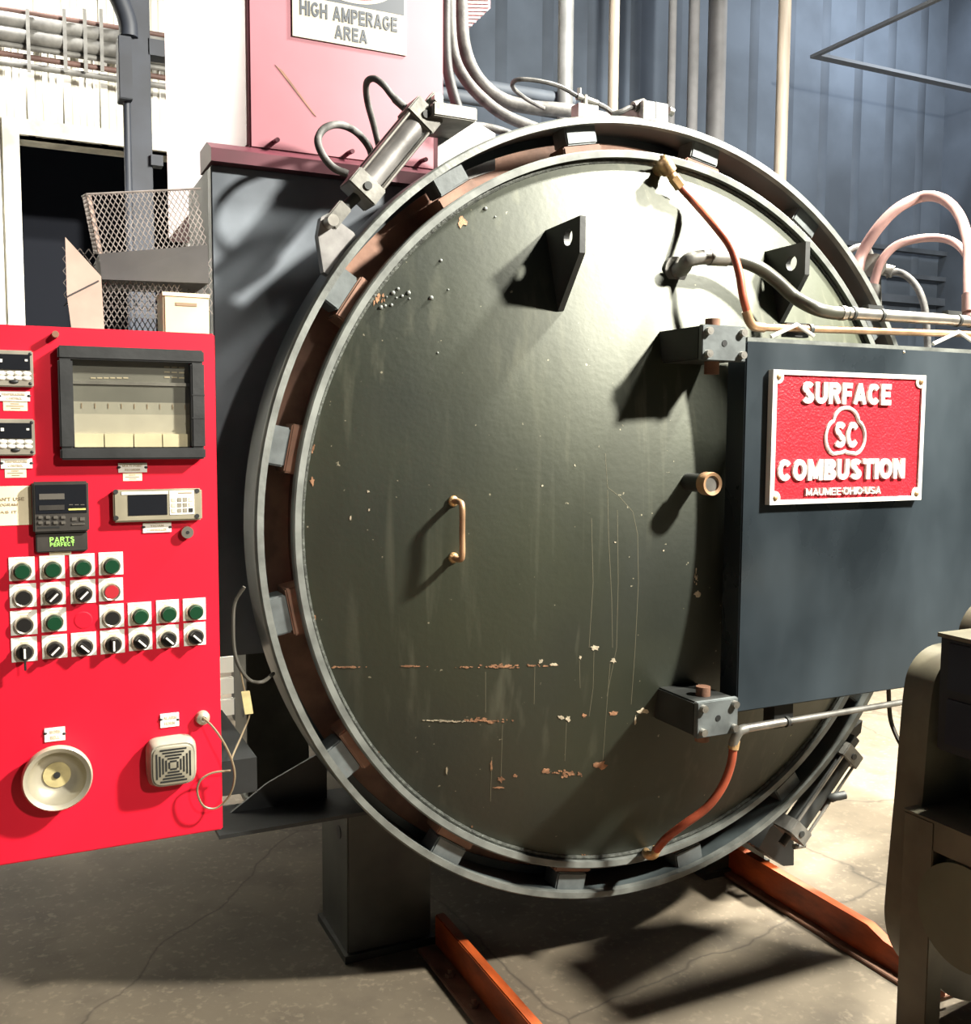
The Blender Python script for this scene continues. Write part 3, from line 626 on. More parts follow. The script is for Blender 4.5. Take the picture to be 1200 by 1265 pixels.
# warning sign on the red box
YW = YR-0.001
q = [P(360, 45, y=YW), P(502, 68, y=YW)]
wx0, wx1 = P(361, 20, y=YW).x, P(502, 30, y=YW).x; wz0 = P(432, 57, y=YW).z
ws = thing('warning_sign', 'cream danger sign reading HIGH AMPERAGE AREA on the haze-pink red box', 'sign', ((wx0+wx1)/2, YW, wz0))
link('plate', MB().box((wx0, YW-0.003, wz0), (wx1, YW, wz0+0.255)), 'sign_cream', ws)
def wtext(body, l, r, t, b_):
    cx, cy = (l+r)/2, (t+b_)/2; yy = YW-0.003
    a = P(cx, cy, y=yy); text('lettering', body, a.x, a.z, yy, P(r, cy, y=yy).x-P(l, cy, y=yy).x, P(cx, t, y=yy).z-P(cx, b_, y=yy).z, 'sign_navy', ws, 0.0005, 0.03)
wtext('HIGH AMPERAGE', 372, 492, 11, 29); wtext('AREA', 414, 454, 34, 51)
bz = P(440, 11, y=YW).z
wp = link('danger_panel', MB().box((wx0+0.014, YW-0.0036, bz+0.006), (wx1-0.007, YW-0.003, wz0+0.247)), 'sign_navy', ws)
for rr_, mt_, dy in ((0.122, 'sign_cream', 0.0005), (0.112, 'sign_danger', 0.001)):
    mb = MB(); cc = V(((wx0+wx1)/2+0.004, YW-0.0036-dy, bz+0.0755)); 
    mb.prism([(cc.x+rr_*math.cos(2*math.pi*i/40), cc.y, cc.z+(rr_-0.058)*math.sin(2*math.pi*i/40)) for i in range(40)], (0, 0.0004, 0)); link('danger_oval', mb, mt_, wp)

# ================================================================== CONTROL CABINET
YC = -0.35
def cp(px, py, off=0.0): return P(px, py, y=YC-off)
cx1 = (cp(267, 412).x+cp(274, 1027).x)/2; cz1 = (cp(0, 401).z+cp(267, 412).z)/2; cz0 = (cp(0, 1069).z+cp(274, 1026).z)/2
cab = thing('control_cabinet', 'bright red control cabinet with rows of push buttons, hung left of the furnace', 'cabinet', (cx1-0.35, -0.15, cz0))
link('body', MB().box((cx1-0.745, YC+0.018, cz0+0.005), (cx1-0.005, YC+0.24, cz1-0.003), 0.004), 'dark_steel', cab)  # unseen body made dark so no red light bounces onto the furnace door
link('door_panel', MB().box((cx1-0.75, YC, cz0), (cx1, YC+0.02, cz1), 0.003), 'cabinet_red', cab)
def crect(l, t, r, b_):
    cx, cy = (l+r)/2, (t+b_)/2
    return cp(l, cy).x, cp(r, cy).x, cp(cx, b_).z, cp(cx, t).z
def cbox(name, l, t, r, b_, thick, mt, parent=None, base=0.0, bev=0.0):
    x0, x1, z0, z1 = crect(l, t, r, b_)
    return link(name, MB().box((x0, YC-base-thick, z0), (x1, YC-base+0.0005, z1), bev), mt, parent or cab)
def ctext(body, l, r, t, b_, base, mt, parent, bold=0.02):
    x0, x1, z0, z1 = crect(l, t, r, b_)
    return text('lettering', body, (x0+x1)/2, (z0+z1)/2, YC-base, x1-x0, z1-z0, mt, parent, 0.0004, bold)
# seam screw at the top
c = cp(68, 414); link('latch_stud', MB().cyl(c, c-V((0, 0.025, 0.0)), 0.006, n=10), 'rust_brown', cab)
# strip chart recorder
x0, x1, z0, z1 = crect(72, 431, 250, 567)
ix0, ix1, iz0, iz1 = crect(90, 447, 233.5, 553)
T = 0.030
rec = MB()
rec.box((x0, YC-T, iz1), (x1, YC, z1), 0.003); rec.box((x0, YC-T, z0), (x1, YC, iz0), 0.003)
rec.box((x0, YC-T, iz0), (ix0, YC, iz1), 0.003); rec.box((ix1, YC-T, iz0), (x1, YC, iz1), 0.003)
rec = link('chart_recorder', rec, 'recorder_black', cab)
link('recorder_face', MB().box((ix0, YC-0.004, iz0), (ix1, YC, iz1)), 'recorder_face', rec)
_, _, sa, sb = crect(90, 472, 234, 476); link('pen_bar', MB().box((ix0, YC-0.010, sa), (ix1, YC-0.004, sb)), 'steel', rec)
for t_, b_, mt_ in ((476, 497, 'recorder_face'), (497, 512, 'chart_grey'), (512, 538, 'chart_paper')):
    _, _, sa, sb = crect(90, t_, 234, b_); link('chart_sheet', MB().box((ix0, YC-0.0065, sa), (ix1, YC-0.004, sb)), mt_, rec)
for k in range(4):
    xa, xb = ix0+(ix1-ix0)*k/4+0.001, ix0+(ix1-ix0)*(k+1)/4-0.001
    _, _, sa, sb = crect(90, 536, 234, 552); link('scale_card', MB().box((xa, YC-0.012, sa), (xb, YC-0.004, sb)), 'paper', rec)
for k in range(9):
    xa = ix0+(ix1-ix0)*(k+0.6)/9; _, _, sa, sb = crect(90, 499, 234, 505); link('tick', MB().box((xa, YC-0.0075, sa), (xa+0.0015, YC-0.006, sb)), 'ink', rec)
for r_ in range(3):
    for k in range(3):
        a_ = cp(206+9*k+1.5*r_*0, 453.5+6.3*r_+k*0.4); link('caption_mark', MB().box((a_.x-0.005, YC-0.005, a_.z-0.0012), (a_.x+0.005, YC-0.0035, a_.z+0.0012)), 'faint_ink', rec)
for k in range(6):
    a_ = cp(115+8*k, 467); link('caption_mark', MB().box((a_.x-0.0045, YC-0.005, a_.z-0.0012), (a_.x+0.0045, YC-0.0035, a_.z+0.0012)), 'faint_ink', rec)
link('glass_door', MB().box((ix0, YC-T+0.004, iz0), (ix1, YC-T+0.007, iz1)), 'glass', rec)
for py in (488, 516):
    a0 = crect(233, py, 250, py+1.2); link('hinge_seam', MB().box((a0[0]+0.001, YC-T-0.0008, a0[2]), (a0[1], YC-T+0.001, a0[3])), 'black_paint_or_shade', rec)
# two temperature controllers, cut by the frame on the left
def controller(dx, dy):
    tc = cbox('temperature_controller', -22+dx, 433+dy, 41+dx, 478+dy, 0.014, 'grey_bezel', bev=0.002)
    cbox('display', -18+dx, 438+dy, 37+dx, 457+dy, 0.002, 'display_black', tc, 0.014)
    for q in (-8, 1):
        cbox('segment', q+dx-2, 444+dy, q+dx+2, 448+dy, 0.0006, 'sign_white', tc, 0.016)
    cbox('segment', 30.5+dx, 444.5+dy, 34+dx, 447+dy, 0.0006, 'sign_white', tc, 0.016)
    for r_ in range(2):
        for k in range(4):
            c = cp(1.5+10.4*k+dx, 461+5.8*r_+dy+0.15*k, 0.014); mb = MB().ball(c, 0.0078, (1, 0.4, 0.55), 12); link('key', mb, 'white_plate', tc)
    c = cp(17+dx, 471.5+dy, 0.014); link('key', MB().ball(c, 0.008, (1, 0.35, 0.5), 12), 'recorder_black', tc)
    for q, rr_ in ((37, 437.5), (37.5, 474)):
        c = cp(q+dx, rr_+dy, 0.014); link('screw', MB().ball(c, 0.003, (1, 0.5, 1), 8), 'recorder_black', tc)
controller(0, 0); controller(2, 84.5)
def nameplate(l, t, r, b_, lines, sub=None):
    n_ = cbox('nameplate', l, t, r, b_, 0.003, 'white_plate')
    hh = (b_-t)
    for i, (tx, a_, bb) in enumerate(lines):
        if tx: ctext(tx, a_, bb, t+hh*(0.18+0.42*i), t+hh*(0.42+0.42*i), 0.003, 'faint_ink', n_)
    for xx in (l+1, r-1):
        link('notch_screw', MB().ball(cp(xx, (t+b_)/2-0.4, 0.003), 0.0035, (1, 0.5, 0.7), 8), 'recorder_black', n_)
    if sub:
        k_ = cbox('paper_tag', *sub, 0.001, 'cream_plate')
        w2 = sub[2]-sub[0]; h2 = sub[3]-sub[1]
        for j, (fa, fb) in enumerate(((0.3, 0.65), (0.12, 0.85), (0.32, 0.7))):
            cbox('print_line', sub[0]+w2*fa, sub[1]+h2*(0.2+0.25*j), sub[0]+w2*fb, sub[1]+h2*(0.30+0.25*j), 0.0004, 'ink', k_, 0.001)
nameplate(-2, 483.5, 37, 495.5, [('TEMPERATURE', 2, 31), ('CONTROL', 8, 28)], (4, 496, 34, 507.5))
nameplate(1, 566.5, 40, 578.5, [('TEMPERATURE', 6, 34), ('CONTROL', 10, 29)], (6, 579, 32.5, 590))
nameplate(146, 572, 181.5, 583.5, [('MULTI POINT', 151, 176), ('RECORDER', 154, 173)], (152, 584.5, 175.5, 594))
nameplate(176.5, 645.5, 211.5, 657.5, [('VACUUM', 186, 202), ('CONTROLLER', 182, 206)])
nameplate(55, 898.5, 80.5, 915, [('WORK', 61, 75), ('BELL', 62, 74)])
nameplate(198, 881, 221, 897.5, [('ALARM', 202, 218), ('HORN', 203, 216)])
# programmer with note beside it and label under it
pg = cbox('programmer', 40, 594.5, 109, 656.5, 0.020, 'prog_black', bev=0.003)
cbox('face', 43.5, 598, 106, 633, 0.001, 'display_black', pg, 0.020)
cbox('display', 48, 609, 79, 616, 0.001, 'prog_grey', pg, 0.021); cbox('display', 48, 623, 79, 629, 0.001, 'prog_black', pg, 0.021)
cbox('green_bar', 84, 627, 105, 629, 0.001, 'yellow', pg, 0.021)
for k in range(3): cbox('caption_mark', 84.5+7*k, 622, 89.5+7*k, 623, 0.0005, 'prog_grey', pg, 0.021)
for r_ in range(2):
    for k in range(4): cbox('key', 46.5+9.3*k, 636+6.5*r_, 52.5+9.3*k, 640+6.5*r_, 0.003, 'prog_grey', pg, 0.020, 0.001)
cbox('key', 88, 638, 94, 642, 0.002, 'prog_grey', pg, 0.020); cbox('key', 98, 638, 104, 642, 0.002, 'prog_grey', pg, 0.020)
cbox('slot', 46, 649.5, 73, 651.5, 0.0006, 'black_paint_or_shade', pg, 0.020); cbox('key', 88, 645.5, 104, 647, 0.002, 'prog_grey', pg, 0.020)
mm = cbox('memo_card', -18, 600.5, 39, 649, 0.0015, 'paper')
ctext("CAN'T USE", -8, 30, 614.5, 618.5, 0.0015, 'ink', mm, -0.01); ctext('PROGRAM', -8, 22, 622, 625, 0.0015, 'ink', mm, -0.01); ctext('AS IT', 0, 21, 631, 634, 0.0015, 'ink', mm, -0.01)
pp = cbox('maker_label', 44, 656.5, 108, 681, 0.010, 'prog_black', bev=0.002)
ctext('PARTS', 61, 91.5, 662.5, 668.8, 0.010, 'lime', pp, 0.03); ctext('PERFECT', 61.5, 91.5, 669.3, 674, 0.010, 'lime', pp, 0.03)
cbox('paper_tag', 61, 681, 88, 686, 0.001, 'cream_plate')
# vacuum controller
vc = cbox('vacuum_controller', 139, 604, 248, 643, 0.018, 'tan_bezel', bev=0.003)
cbox('bright_strip', 149, 606.5, 206, 610, 0.001, 'white_plate', vc, 0.018)
cbox('screen', 157, 610.5, 205, 635.5, 0.001, 'display_black', vc, 0.018)
kp = cbox('keypad', 208, 605.5, 238, 634.5, 0.001, 'white_plate', vc, 0.018)
for r_ in range(3):
    for k in range(4):
        cbox('key', 210.5+7*k, 614.3+6.6*r_-0.25*k, 215.5+7*k, 619+6.6*r_-0.25*k, 0.0012, 'recorder_black' if (r_ == 2 and k == 3) else ('grey_bezel' if k in (1, 2) else 'cream_plate'), vc, 0.019)
cbox('print_line', 218, 607.5, 235, 609, 0.0004, 'ink', vc, 0.019)
for q, rr_ in ((143, 607.5), (143.5, 640), (243.5, 606.5), (243.5, 637.5)):
    c = cp(q, rr_, 0.018); link('screw', MB().cyl(c+V((0, 0.004, 0)), c-V((0, 0.001, 0)), 0.0045, n=12), 'recorder_black', vc)
c = cp(230.5, 657); kl = link('key_lock', MB().cyl(c, c-V((0, 0.014, 0)), 0.0115, n=20), 'chrome', cab); link('keyhole', MB().cyl(c-V((0, 0.014, 0)), c-V((0, 0.0146, 0)), 0.0035, n=10), 'black_paint_or_shade', kl)
# push buttons and selector switches
rows = [[((11, 43), (688, 717), 'g'), ((49, 80), (686, 715), 'g2'), ((86, 117), (684, 712), 'g2'), ((122, 152), (682, 710), 'g')],
        [((12, 45), (721, 750), 'k'), ((50, 81), (719, 747), 45), ((87, 118), (716, 745), 45), ((122, 152), (714, 742), 'r')],
        [((13, 46), (754, 784), 'k'), ((51, 82), (751, 780), 'g'), ((123, 153), (746, 775), 'k'), ((158, 187), (744, 772), 'g'), ((193, 221), (741, 769), 'g2'), ((226, 254), (739, 766), 'g2')],
        [((14, 46), (787, 817), 'key'), ((52, 83), (784, 813), 45), ((88, 119), (781, 810), -45), ((124, 154), (778, 807), 0), ((159, 188), (775, 803), -45), ((193, 221), (772, 800), -45), ((227, 254), (769, 797), -45)]]
for row in rows:
    for (l, r), (t, b_), kind in row:
        plate = cbox('legend_plate', l, t, r, b_, 0.002, 'white_plate')
        w_, h_ = r-l, b_-t
        for j, (fa, fb) in enumerate(((0.25, 0.75), (0.35, 0.65))):
            cbox('legend_print', l+w_*fa, t+h_*(0.075+0.11*j), l+w_*fb, t+h_*(0.115+0.11*j), 0.0003, 'faint_ink', plate, 0.002)
        c = cp((l+r)/2+0.5, (t+b_)/2+2.5)
        link('chrome_ring', MB().lathe([(0.0125, -0.010), (0.0155, -0.011), (0.0175, -0.004), (0.0175, 0), (0.0125, 0)], c=c, n=24), 'chrome', plate)
        if kind in ('g', 'g2', 'k', 'r'):
            mt_ = {'g': 'button_green', 'g2': 'button_green', 'k': 'button_black', 'r': 'button_red'}[kind]
            dep = 0.021 if kind in ('g', 'g2') else 0.012
            if kind == 'g2': mt_ = 'button_green'
            mb = MB().cyl(c-V((0, 0.002, 0)), c-V((0, dep, 0)), 0.0132, 0.0122, n=24); link('push_button', mb, mt_, plate)
        else:
            kn = MB().cyl(c-V((0, 0.002, 0)), c-V((0, 0.017, 0)), 0.0125, n=24)
            ang = 0 if kind == 'key' else kind
            t_ = math.radians(ang); u = V((math.sin(t_), 0, math.cos(t_))); v = V((math.cos(t_), 0, -math.sin(t_)))
            kn.obox(c-V((0, 0.021, 0)), u*0.0125, V((0, 0.006, 0)), v*0.0045, 0.001)
            link('selector_knob', kn, 'button_black', plate)
            link('pointer', MB().obox(c-V((0, 0.0275, 0)), u*0.0095, V((0, 0.0006, 0)), v*0.0017), 'sign_white', plate)
            if kind == 'key':
                link('switch_key', MB().box(c+V((-0.002, -0.03, -0.03)), c+V((0.002, -0.026, -0.008)), 0.0008), 'black_paint_or_shade', plate)
c = cp(103, 766); link('blank_plug', MB().lathe([(0.0, -0.0012), (0.0145, -0.0012), (0.0165, -0.0006), (0.0165, 0)], c=c, n=28, closed=False), 'cabinet_red', cab, flat=True)
# work bell: shallow gong
c = cp(70, 954)
bell = link('work_bell', MB().lathe([(0.0, -0.012), (0.030, -0.014), (0.042, -0.022), (0.050, -0.040), (0.058, -0.044), (0.061, -0.040), (0.061, -0.030), (0.048, 0.0)], c=c, n=48, closed=False), 'bell_grey', cab)
link('bell_centre', MB().cyl(c-V((0, 0.012, 0)), c-V((0, 0.016, 0)), 0.024, n=28), 'bell_yellow', bell); link('bell_screw', MB().cyl(c-V((0, 0.016, 0)), c-V((0, 0.019, 0)), 0.006, n=12), 'recorder_black', bell)
# alarm horn: square grille
x0, x1, z0, z1 = crect(183, 911, 236, 962)
hc = V(((x0+x1)/2+0.001, YC-0.042, (z0+z1)/2))
def squircle(sz, yy, n_=40, e=0.42):
    out_ = []
    for i in range(n_):
        a = 2*math.pi*i/n_; c_, s__ = math.cos(a), math.sin(a)
        out_.append(V((hc.x+sz*math.copysign(abs(c_)**e, c_), yy, hc.z+sz*math.copysign(abs(s__)**e, s__))))
    return out_
def sq_loft(loops):
    mb = MB(); prev = None
    for lp_ in loops:
        vs = [mb.bm.verts.new(p) for p in lp_]
        if prev:
            for i in range(len(vs)): mb.bm.faces.new((prev[i], prev[(i+1) % len(vs)], vs[(i+1) % len(vs)], vs[i]))
        else: mb.bm.faces.new(vs)
        prev = vs
    mb.bm.faces.new(prev); return mb
horn = link('alarm_horn', sq_loft([squircle(0.046, YC), squircle(0.047, YC-0.02), squircle(0.043, YC-0.038), squircle(0.041, YC-0.041)]), 'horn_grey', cab)
link('grille_plate', sq_loft([squircle(0.038, YC-0.040), squircle(0.038, YC-0.044), squircle(0.036, YC-0.045)]), 'bell_grey', horn)
for k in range(1, 6):
    rr_ = 0.0058*k+0.002; ln = rr_*0.80
    for sx, sz in ((1, 0), (-1, 0), (0, 1), (0, -1)):
        c_ = hc+V((sx*rr_, -0.003, sz*rr_))
        link('grille_slot', MB().box(c_-V((0.0016 if sx else ln, 0.0008, 0.0016 if sz else ln)), c_+V((0.0016 if sx else ln, 0.0008, 0.0016 if sz else ln))), 'black_paint_or_shade', horn)
# plug and stray wire
c = cp(250, 886); pk = link('wire_plug', MB().lathe([(0.0, -0.014), (0.006, -0.016), (0.0125, -0.012), (0.014, -0.004), (0.014, 0)], c=c, n=24, closed=False), 'bell_grey', cab)
wpts = [cp(251, 887, 0.016), cp(262, 897, 0.03), cp(275, 915, 0.04), cp(286, 938, 0.04), cp(290, 960, 0.04), cp(284, 982, 0.035), cp(268, 998, 0.03), cp(252, 996, 0.03), cp(244, 980, 0.03), cp(247, 965, 0.03), cp(262, 955, 0.03), cp(285, 952, 0.03)]
tag(link('loose_wire', MB().tube(wpts, 0.0022, n=6), 'wire'), 'thin brown wire looping off the red cabinet plug', 'wire')
# cable on the vessel with a tag
wp2 = [P(302, 725, y=-0.04), P(290, 745, y=-0.03), P(288, 775, y=-0.03), P(290, 806, y=-0.03), P(298, 828, y=-0.03), P(310, 841, y=-0.02), P(325, 842, y=-0.02), P(338, 832, y=0.06)]
tag(link('tagged_cable', MB().tube(wp2, 0.0045, n=8), 'wire_dark'), 'dark cable hanging between the red cabinet and the ring', 'cable')
wp3 = [P(297, 828, y=-0.03), P(301, 848, y=-0.03), P(306, 868, y=-0.03), P(308, 884, y=-0.03), P(300, 905, y=-0.05), P(289, 930, y=-0.2), P(286, 938, y=-0.36)]
tag(link('tag_wire', MB().tube(wp3, 0.0022, n=6), 'wire'), 'thin wire hanging down from the dark cable beside the cabinet', 'wire')
tg = MB().obox(P(305.5, 868, y=-0.036), (0.010, 0, 0.0), (0, 0.0008, 0), (0.004, 0, -0.028), 0.0005)
tgo = tag(link('cable_tag', tg, 'bell_yellow'), 'yellow paper tag tied to the hanging cable', 'tag')

# ---- box and mesh guards on the cabinet
a0, a1 = P(202, 405, y=-0.30).x, P(259, 405, y=-0.30).x; bz1 = P(230, 364, y=-0.30).z
bx = thing('beige_box', 'small beige cardboard box on the right end of the red cabinet top', 'box', ((a0+a1)/2, -0.15, cz1))
link('body', MB().box((a0, -0.30, cz1), (a1, -0.215, bz1), 0.004), 'beige', bx)
link('lid', MB().box((a0-0.001, -0.302, bz1-0.004), (a1+0.001, -0.213, bz1+0.003)), 'cream_plate', bx)
link('hand_slot', MB().box(((a0+a1)/2-0.02, -0.3015, bz1-0.022), ((a0+a1)/2+0.02, -0.299, bz1-0.016)), 'ink', bx)
def mesh_sheet(o_, u, v, nu, nv, r):          # expanded metal: zigzag strands meeting at the knuckles
    mb = MB(); o_, u, v = V(o_), V(u), V(v)
    for k in range(2*nu):
        pts = [o_+u*(0.5*(k+((j+k) % 2))/nu)+v*(j/(2*nv)) for j in range(2*nv+1)]
        mb.tube(pts, r, n=4, smooth=False)
    return mb
YG = -0.19
def gp(px, py, y=YG): return P(px, py, y=y)
gd = thing('mesh_guard', 'upper expanded-metal guard basket with solid tray, over the red cabinet', 'guard', (gp(180, 330).x, YG, gp(180, 345).z))
tl, tr, bl, br = gp(107, 240), gp(248, 233), gp(122, 314), gp(256, 303)
stuff(link('mesh_front', mesh_sheet(bl, br-bl, (tl-bl), 21, 7, 0.0014), 'mesh_steel', gd))
bk = V((0, 0.12, 0.02))
stuff(link('mesh_side', mesh_sheet(bl, bk, (tl-bl), 9, 7, 0.0014), 'mesh_steel', gd))
link('top_wire', MB().tube([tr, tl, tl+bk], 0.0022, n=6, smooth=False), 'mesh_steel', gd)
link('corner_strip', MB().prism([tl, tl+V((0.008, 0, 0)), bl+V((0.008, 0, 0)), bl], (0, 0.004, 0)), 'tan_sheet', gd)
link('tray', MB().prism([bl+V((0, -0.006, 0)), br+V((0, -0.006, 0)), gp(258, 350), gp(126, 345)], (0, 0.18, 0)), 'tray_grey', gd)
gl = thing('mesh_guard', 'lower expanded-metal guard with tan folded side sheet, standing on the red cabinet', 'guard', (gp(120, 400).x, YG, cz1))
zb = cz1
s_ = [gp(80, 295), gp(124, 343), V((gp(128, 398).x, YG, zb)), V((gp(88, 398).x, YG, zb)), gp(82, 365)]
link('side_sheet', MB().prism([p+V((0, -0.02, 0)) for p in s_], (0, 0.004, 0)), 'tan_sheet', gl)
link('fold', MB().cyl(gp(84, 366, YG-0.022), gp(122, 347, YG-0.022), 0.0016, n=6), 'tray_grey', gl)
t2 = gp(118, 295, YG+0.10)
stuff(link('mesh_back', mesh_sheet(V((s_[0].x, YG+0.1, s_[0].z-0.12)), V((0.30, 0, 0)), V((0, 0, 0.12)), 18, 5, 0.0014), 'mesh_steel', gl))
f0 = gp(126, 346, YG+0.02); f1 = gp(222, 350, YG+0.02)
stuff(link('mesh_front', mesh_sheet(V((f0.x, f0.y, zb)), V((f1.x-f0.x, 0, 0)), V((0, 0, f0.z-zb)), 14, 6, 0.0014), 'mesh_steel', gl))

# ================================================================== LEFT BACKGROUND
YCOL = 3.0
q0, q1 = P(160, 120, y=YCOL).x, P(187, 120, y=YCOL).x
col = thing('steel_column', 'dark blue-grey steel column with junction box, left of the red enclosure', 'column', ((q0+q1)/2, YCOL+0.05, 0))
link('shaft', MB().box((q0, YCOL, 0), (q1, YCOL+0.12, 6.0), 0.004), 'column_dark', col)
e0, e1 = P(145, 45, y=YCOL-0.03), P(162, 125, y=YCOL-0.03)
link('junction_box', MB().box((e0.x, YCOL-0.06, e1.z), (q0+0.01, YCOL+0.06, e0.z), 0.004), 'column_dark', col)
link('conduit', MB().cyl((P(157, 150, y=YCOL).x, YCOL+0.0, 0.0), (P(157, 150, y=YCOL).x, YCOL+0.0, e1.z+0.01), 0.018, n=12), 'column_dark', col)
link('clamp', MB().box((q1-0.01, YCOL-0.02, P(190, 205, y=YCOL).z), (P(201, 200, y=YCOL).x, YCOL+0.05, P(190, 192, y=YCOL).z)), 'column_dark', col)
link('arm', MB().box((q1-0.01, YCOL, P(190, 68, y=YCOL).z), (P(215, 60, y=YCOL).x, YCOL+0.1, P(190, 48, y=YCOL).z)), 'column_dark', col)
tag(link('bent_duct', MB().tube([P(120, -45, y=YCOL), P(140, -15, y=YCOL), P(152, 10, y=YCOL), P(158, 30, y=YCOL), P(159, 46, y=YCOL)], 0.045, n=14), 'column_dark'), 'thick grey bent conduit entering the column junction box from above', 'conduit')
YQ = YL-0.16
def hpipe(py0, px1, py1, r, mt_, label, yy=YQ, strap=False):
    a_ = P(0, py0, y=yy); b_ = P(px1, py1, y=yy); zz = (a_.z+b_.z)/2
    o = link('wall_pipe', MB().cyl((a_.x-1.0, yy, zz), (P(300, 60, y=yy).x, yy, zz), r, n=16), mt_)
    return tag(o, label, 'pipe', 'pipes on the pale wall')
hpipe(12, 150, 33, 0.016, 'conduit_red', 'thin reddish pipe, topmost on the pale left wall')
hpipe(24, 145, 46, 0.048, 'conduit', 'upper of the two thick pipes on the pale left wall')
hpipe(41, 145, 63, 0.048, 'conduit', 'lower of the two thick pipes on the pale left wall')
hpipe(54, 145, 76, 0.018, 'conduit', 'thin pipe just under the thick pipes on the pale wall')
hpipe(66, 145, 87, 0.018, 'conduit_red', 'thin brownish pipe, middle of the lower rack on the pale wall')
hpipe(77, 145, 98, 0.020, 'conduit', 'lowest thin pipe of the rack above the doorway')
for k, px in enumerate((35, 80, 105, 125)):
    xx = P(px, 60, y=YQ).x
    o = link('pipe_hanger', MB().box((xx-0.011, YQ-0.055, P(px, 92, y=YQ).z), (xx+0.011, YQ-0.045, P(px, 15, y=YQ).z)), 'conduit')
    tag(o, ['leftmost', 'second', 'third', 'rightmost'][k]+' vertical hanger strap across the pipes on the pale wall', 'bracket', 'pipe hangers')
# bright louvred panel seen low behind the furnace
lp = thing('louvered_panel', 'white louvred panel standing far behind the furnace, seen under the vessel', 'panel', (-0.2, 2.9, 0))
lx0, lx1 = P(150, 850, y=2.9).x, P(470, 850, y=2.9).x
for k in range(7): link('slat', MB().box((lx0, 2.9, 0.03+0.115*k), (lx1, 2.93, 0.115+0.115*k)), 'louver_white', lp)
for xx in (lx0, P(296, 850, y=2.9).x, lx1): link('post', MB().box((xx-0.03, 2.88, 0), (xx+0.03, 2.96, 0.86)), 'dark_steel', lp)

# ================================================================== POLES BEHIND
def pole(pxl, pxr, yy, mt_, label, zt=6.5):
    xa, xb = P(pxl, 60, y=yy).x, P(pxr, 60, y=yy).x
    tag(link('steel_pole', MB().cyl(((xa+xb)/2, yy, 0), ((xa+xb)/2, yy, zt), (xb-xa)/2*0.93, n=20), mt_), label, 'pole', 'poles behind the furnace')
pole(690, 708, 2.75, 'pole_grey', 'thick grey pole behind the top of the ring, leftmost of the poles')
pole(752.5, 764.5, 2.75, 'pole_tan', 'slim bright tan pole just right of the thick grey pole')
pole(826, 835, 3.6, 'pole_dim', 'thinnest dim pole, left of a pair of dim poles')
pole(851, 863, 3.6, 'pole_dim', 'medium dim pole, middle of the three dim poles')
pole(876, 896, 3.6, 'pole_dim', 'widest dim pole, right of the three dim poles')
pole(962, 975, 2.75, 'pole_tan', 'bright tan pole standing apart at the right of the ring')
for k, (p0, p1, yy) in enumerate((((560, 100), (699, 128), 2.81), ((560, 118), (699, 140), 2.81))):
    a_ = P(*p0, y=yy); b_ = P(*p1, y=yy)
    tag(link('background_conduit', MB().cyl((a_.x-0.2, yy, a_.z), (b_.x+0.05, yy, a_.z), 0.035, n=12), 'girt_dark'), ['upper', 'lower'][k]+' dark horizontal conduit behind the cables above the ring', 'conduit', 'dark conduits')

# ================================================================== PNEUMATIC CYLINDERS
def pcyl(name, label, p0, p1, half, rod_end, cap=0.042, body_mt='cyl_steel', base=None):
    p0, p1 = V(p0), V(p1); d = (p1-p0).normalized(); n_ = V((0, 1, 0)); sd_ = d.cross(n_).normalized()
    t = thing(name, label, 'cylinder', base or p0)
    L_ = (p1-p0).length
    link('barrel', MB().cyl(p0, p1, half, n=28), body_mt, t)
    for q in (p0+d*0.0, p1-d*0.0):
        h_ = link('end_cap', MB().obox(q, d*0.024, n_*cap, sd_*cap, 0.003), 'dull_steel', t)
        for s2 in (1,):
            c_ = q-n_*(cap); link('port_screw', MB().cyl(c_, c_-n_*0.004, 0.010, n=14), 'dark_steel', h_)
    for s1 in (-1, 1):
        for s2 in (-1, 1):
            o_ = n_*cap*0.78*s1+sd_*cap*0.78*s2; link('tie_rod', MB().cyl(p0+o_, p1+o_, 0.005, n=8), 'steel', t)
    link('rod', MB().cyl(p0-d*0.024, rod_end, 0.013, n=14), 'dark_steel', t)
    return t, d, n_, sd_
YCY = 0.04
p0 = P(448, 234, y=YCY); p1 = P(519, 147, y=YCY); re_ = P(418, 264, y=YCY)
pc, d_, n_, sd_ = pcyl('pneumatic_cylinder', 'grey pneumatic cylinder mounted on the upper left of the locking ring', p0, p1, 0.036, re_)
link('clevis', MB().obox(re_-d_*0.006, d_*0.032, n_*0.016, sd_*0.018, 0.003), 'dull_steel', pc)
pin = P(404, 277, y=YCY); link('clevis_pin', MB().cyl(pin-n_*0.055, pin+n_*0.04, 0.014, n=16), 'steel', pc)
link('rear_eye', MB().obox(p1+d_*0.045, d_*0.03, n_*0.016, sd_*0.018, 0.003), 'dull_steel', pc)
rp = P(534, 127, y=YCY); link('rear_pin', MB().cyl(rp-n_*0.045, rp+n_*0.04, 0.012, n=16), 'steel', pc)
# ring lug plate (moves with the ring)
pl_ = [P(393, 290, y=0.03), P(397, 268, y=0.03), P(408, 262, y=0.03), P(417, 272, y=0.03), P(437, 287, y=0.03), P(444, 298, y=0.03), P(407, 340, y=0.03), P(400, 336, y=0.03)]
link('ring_lug', MB().prism(pl_, (0, 0.03, 0)), 'cyl_steel', ring)
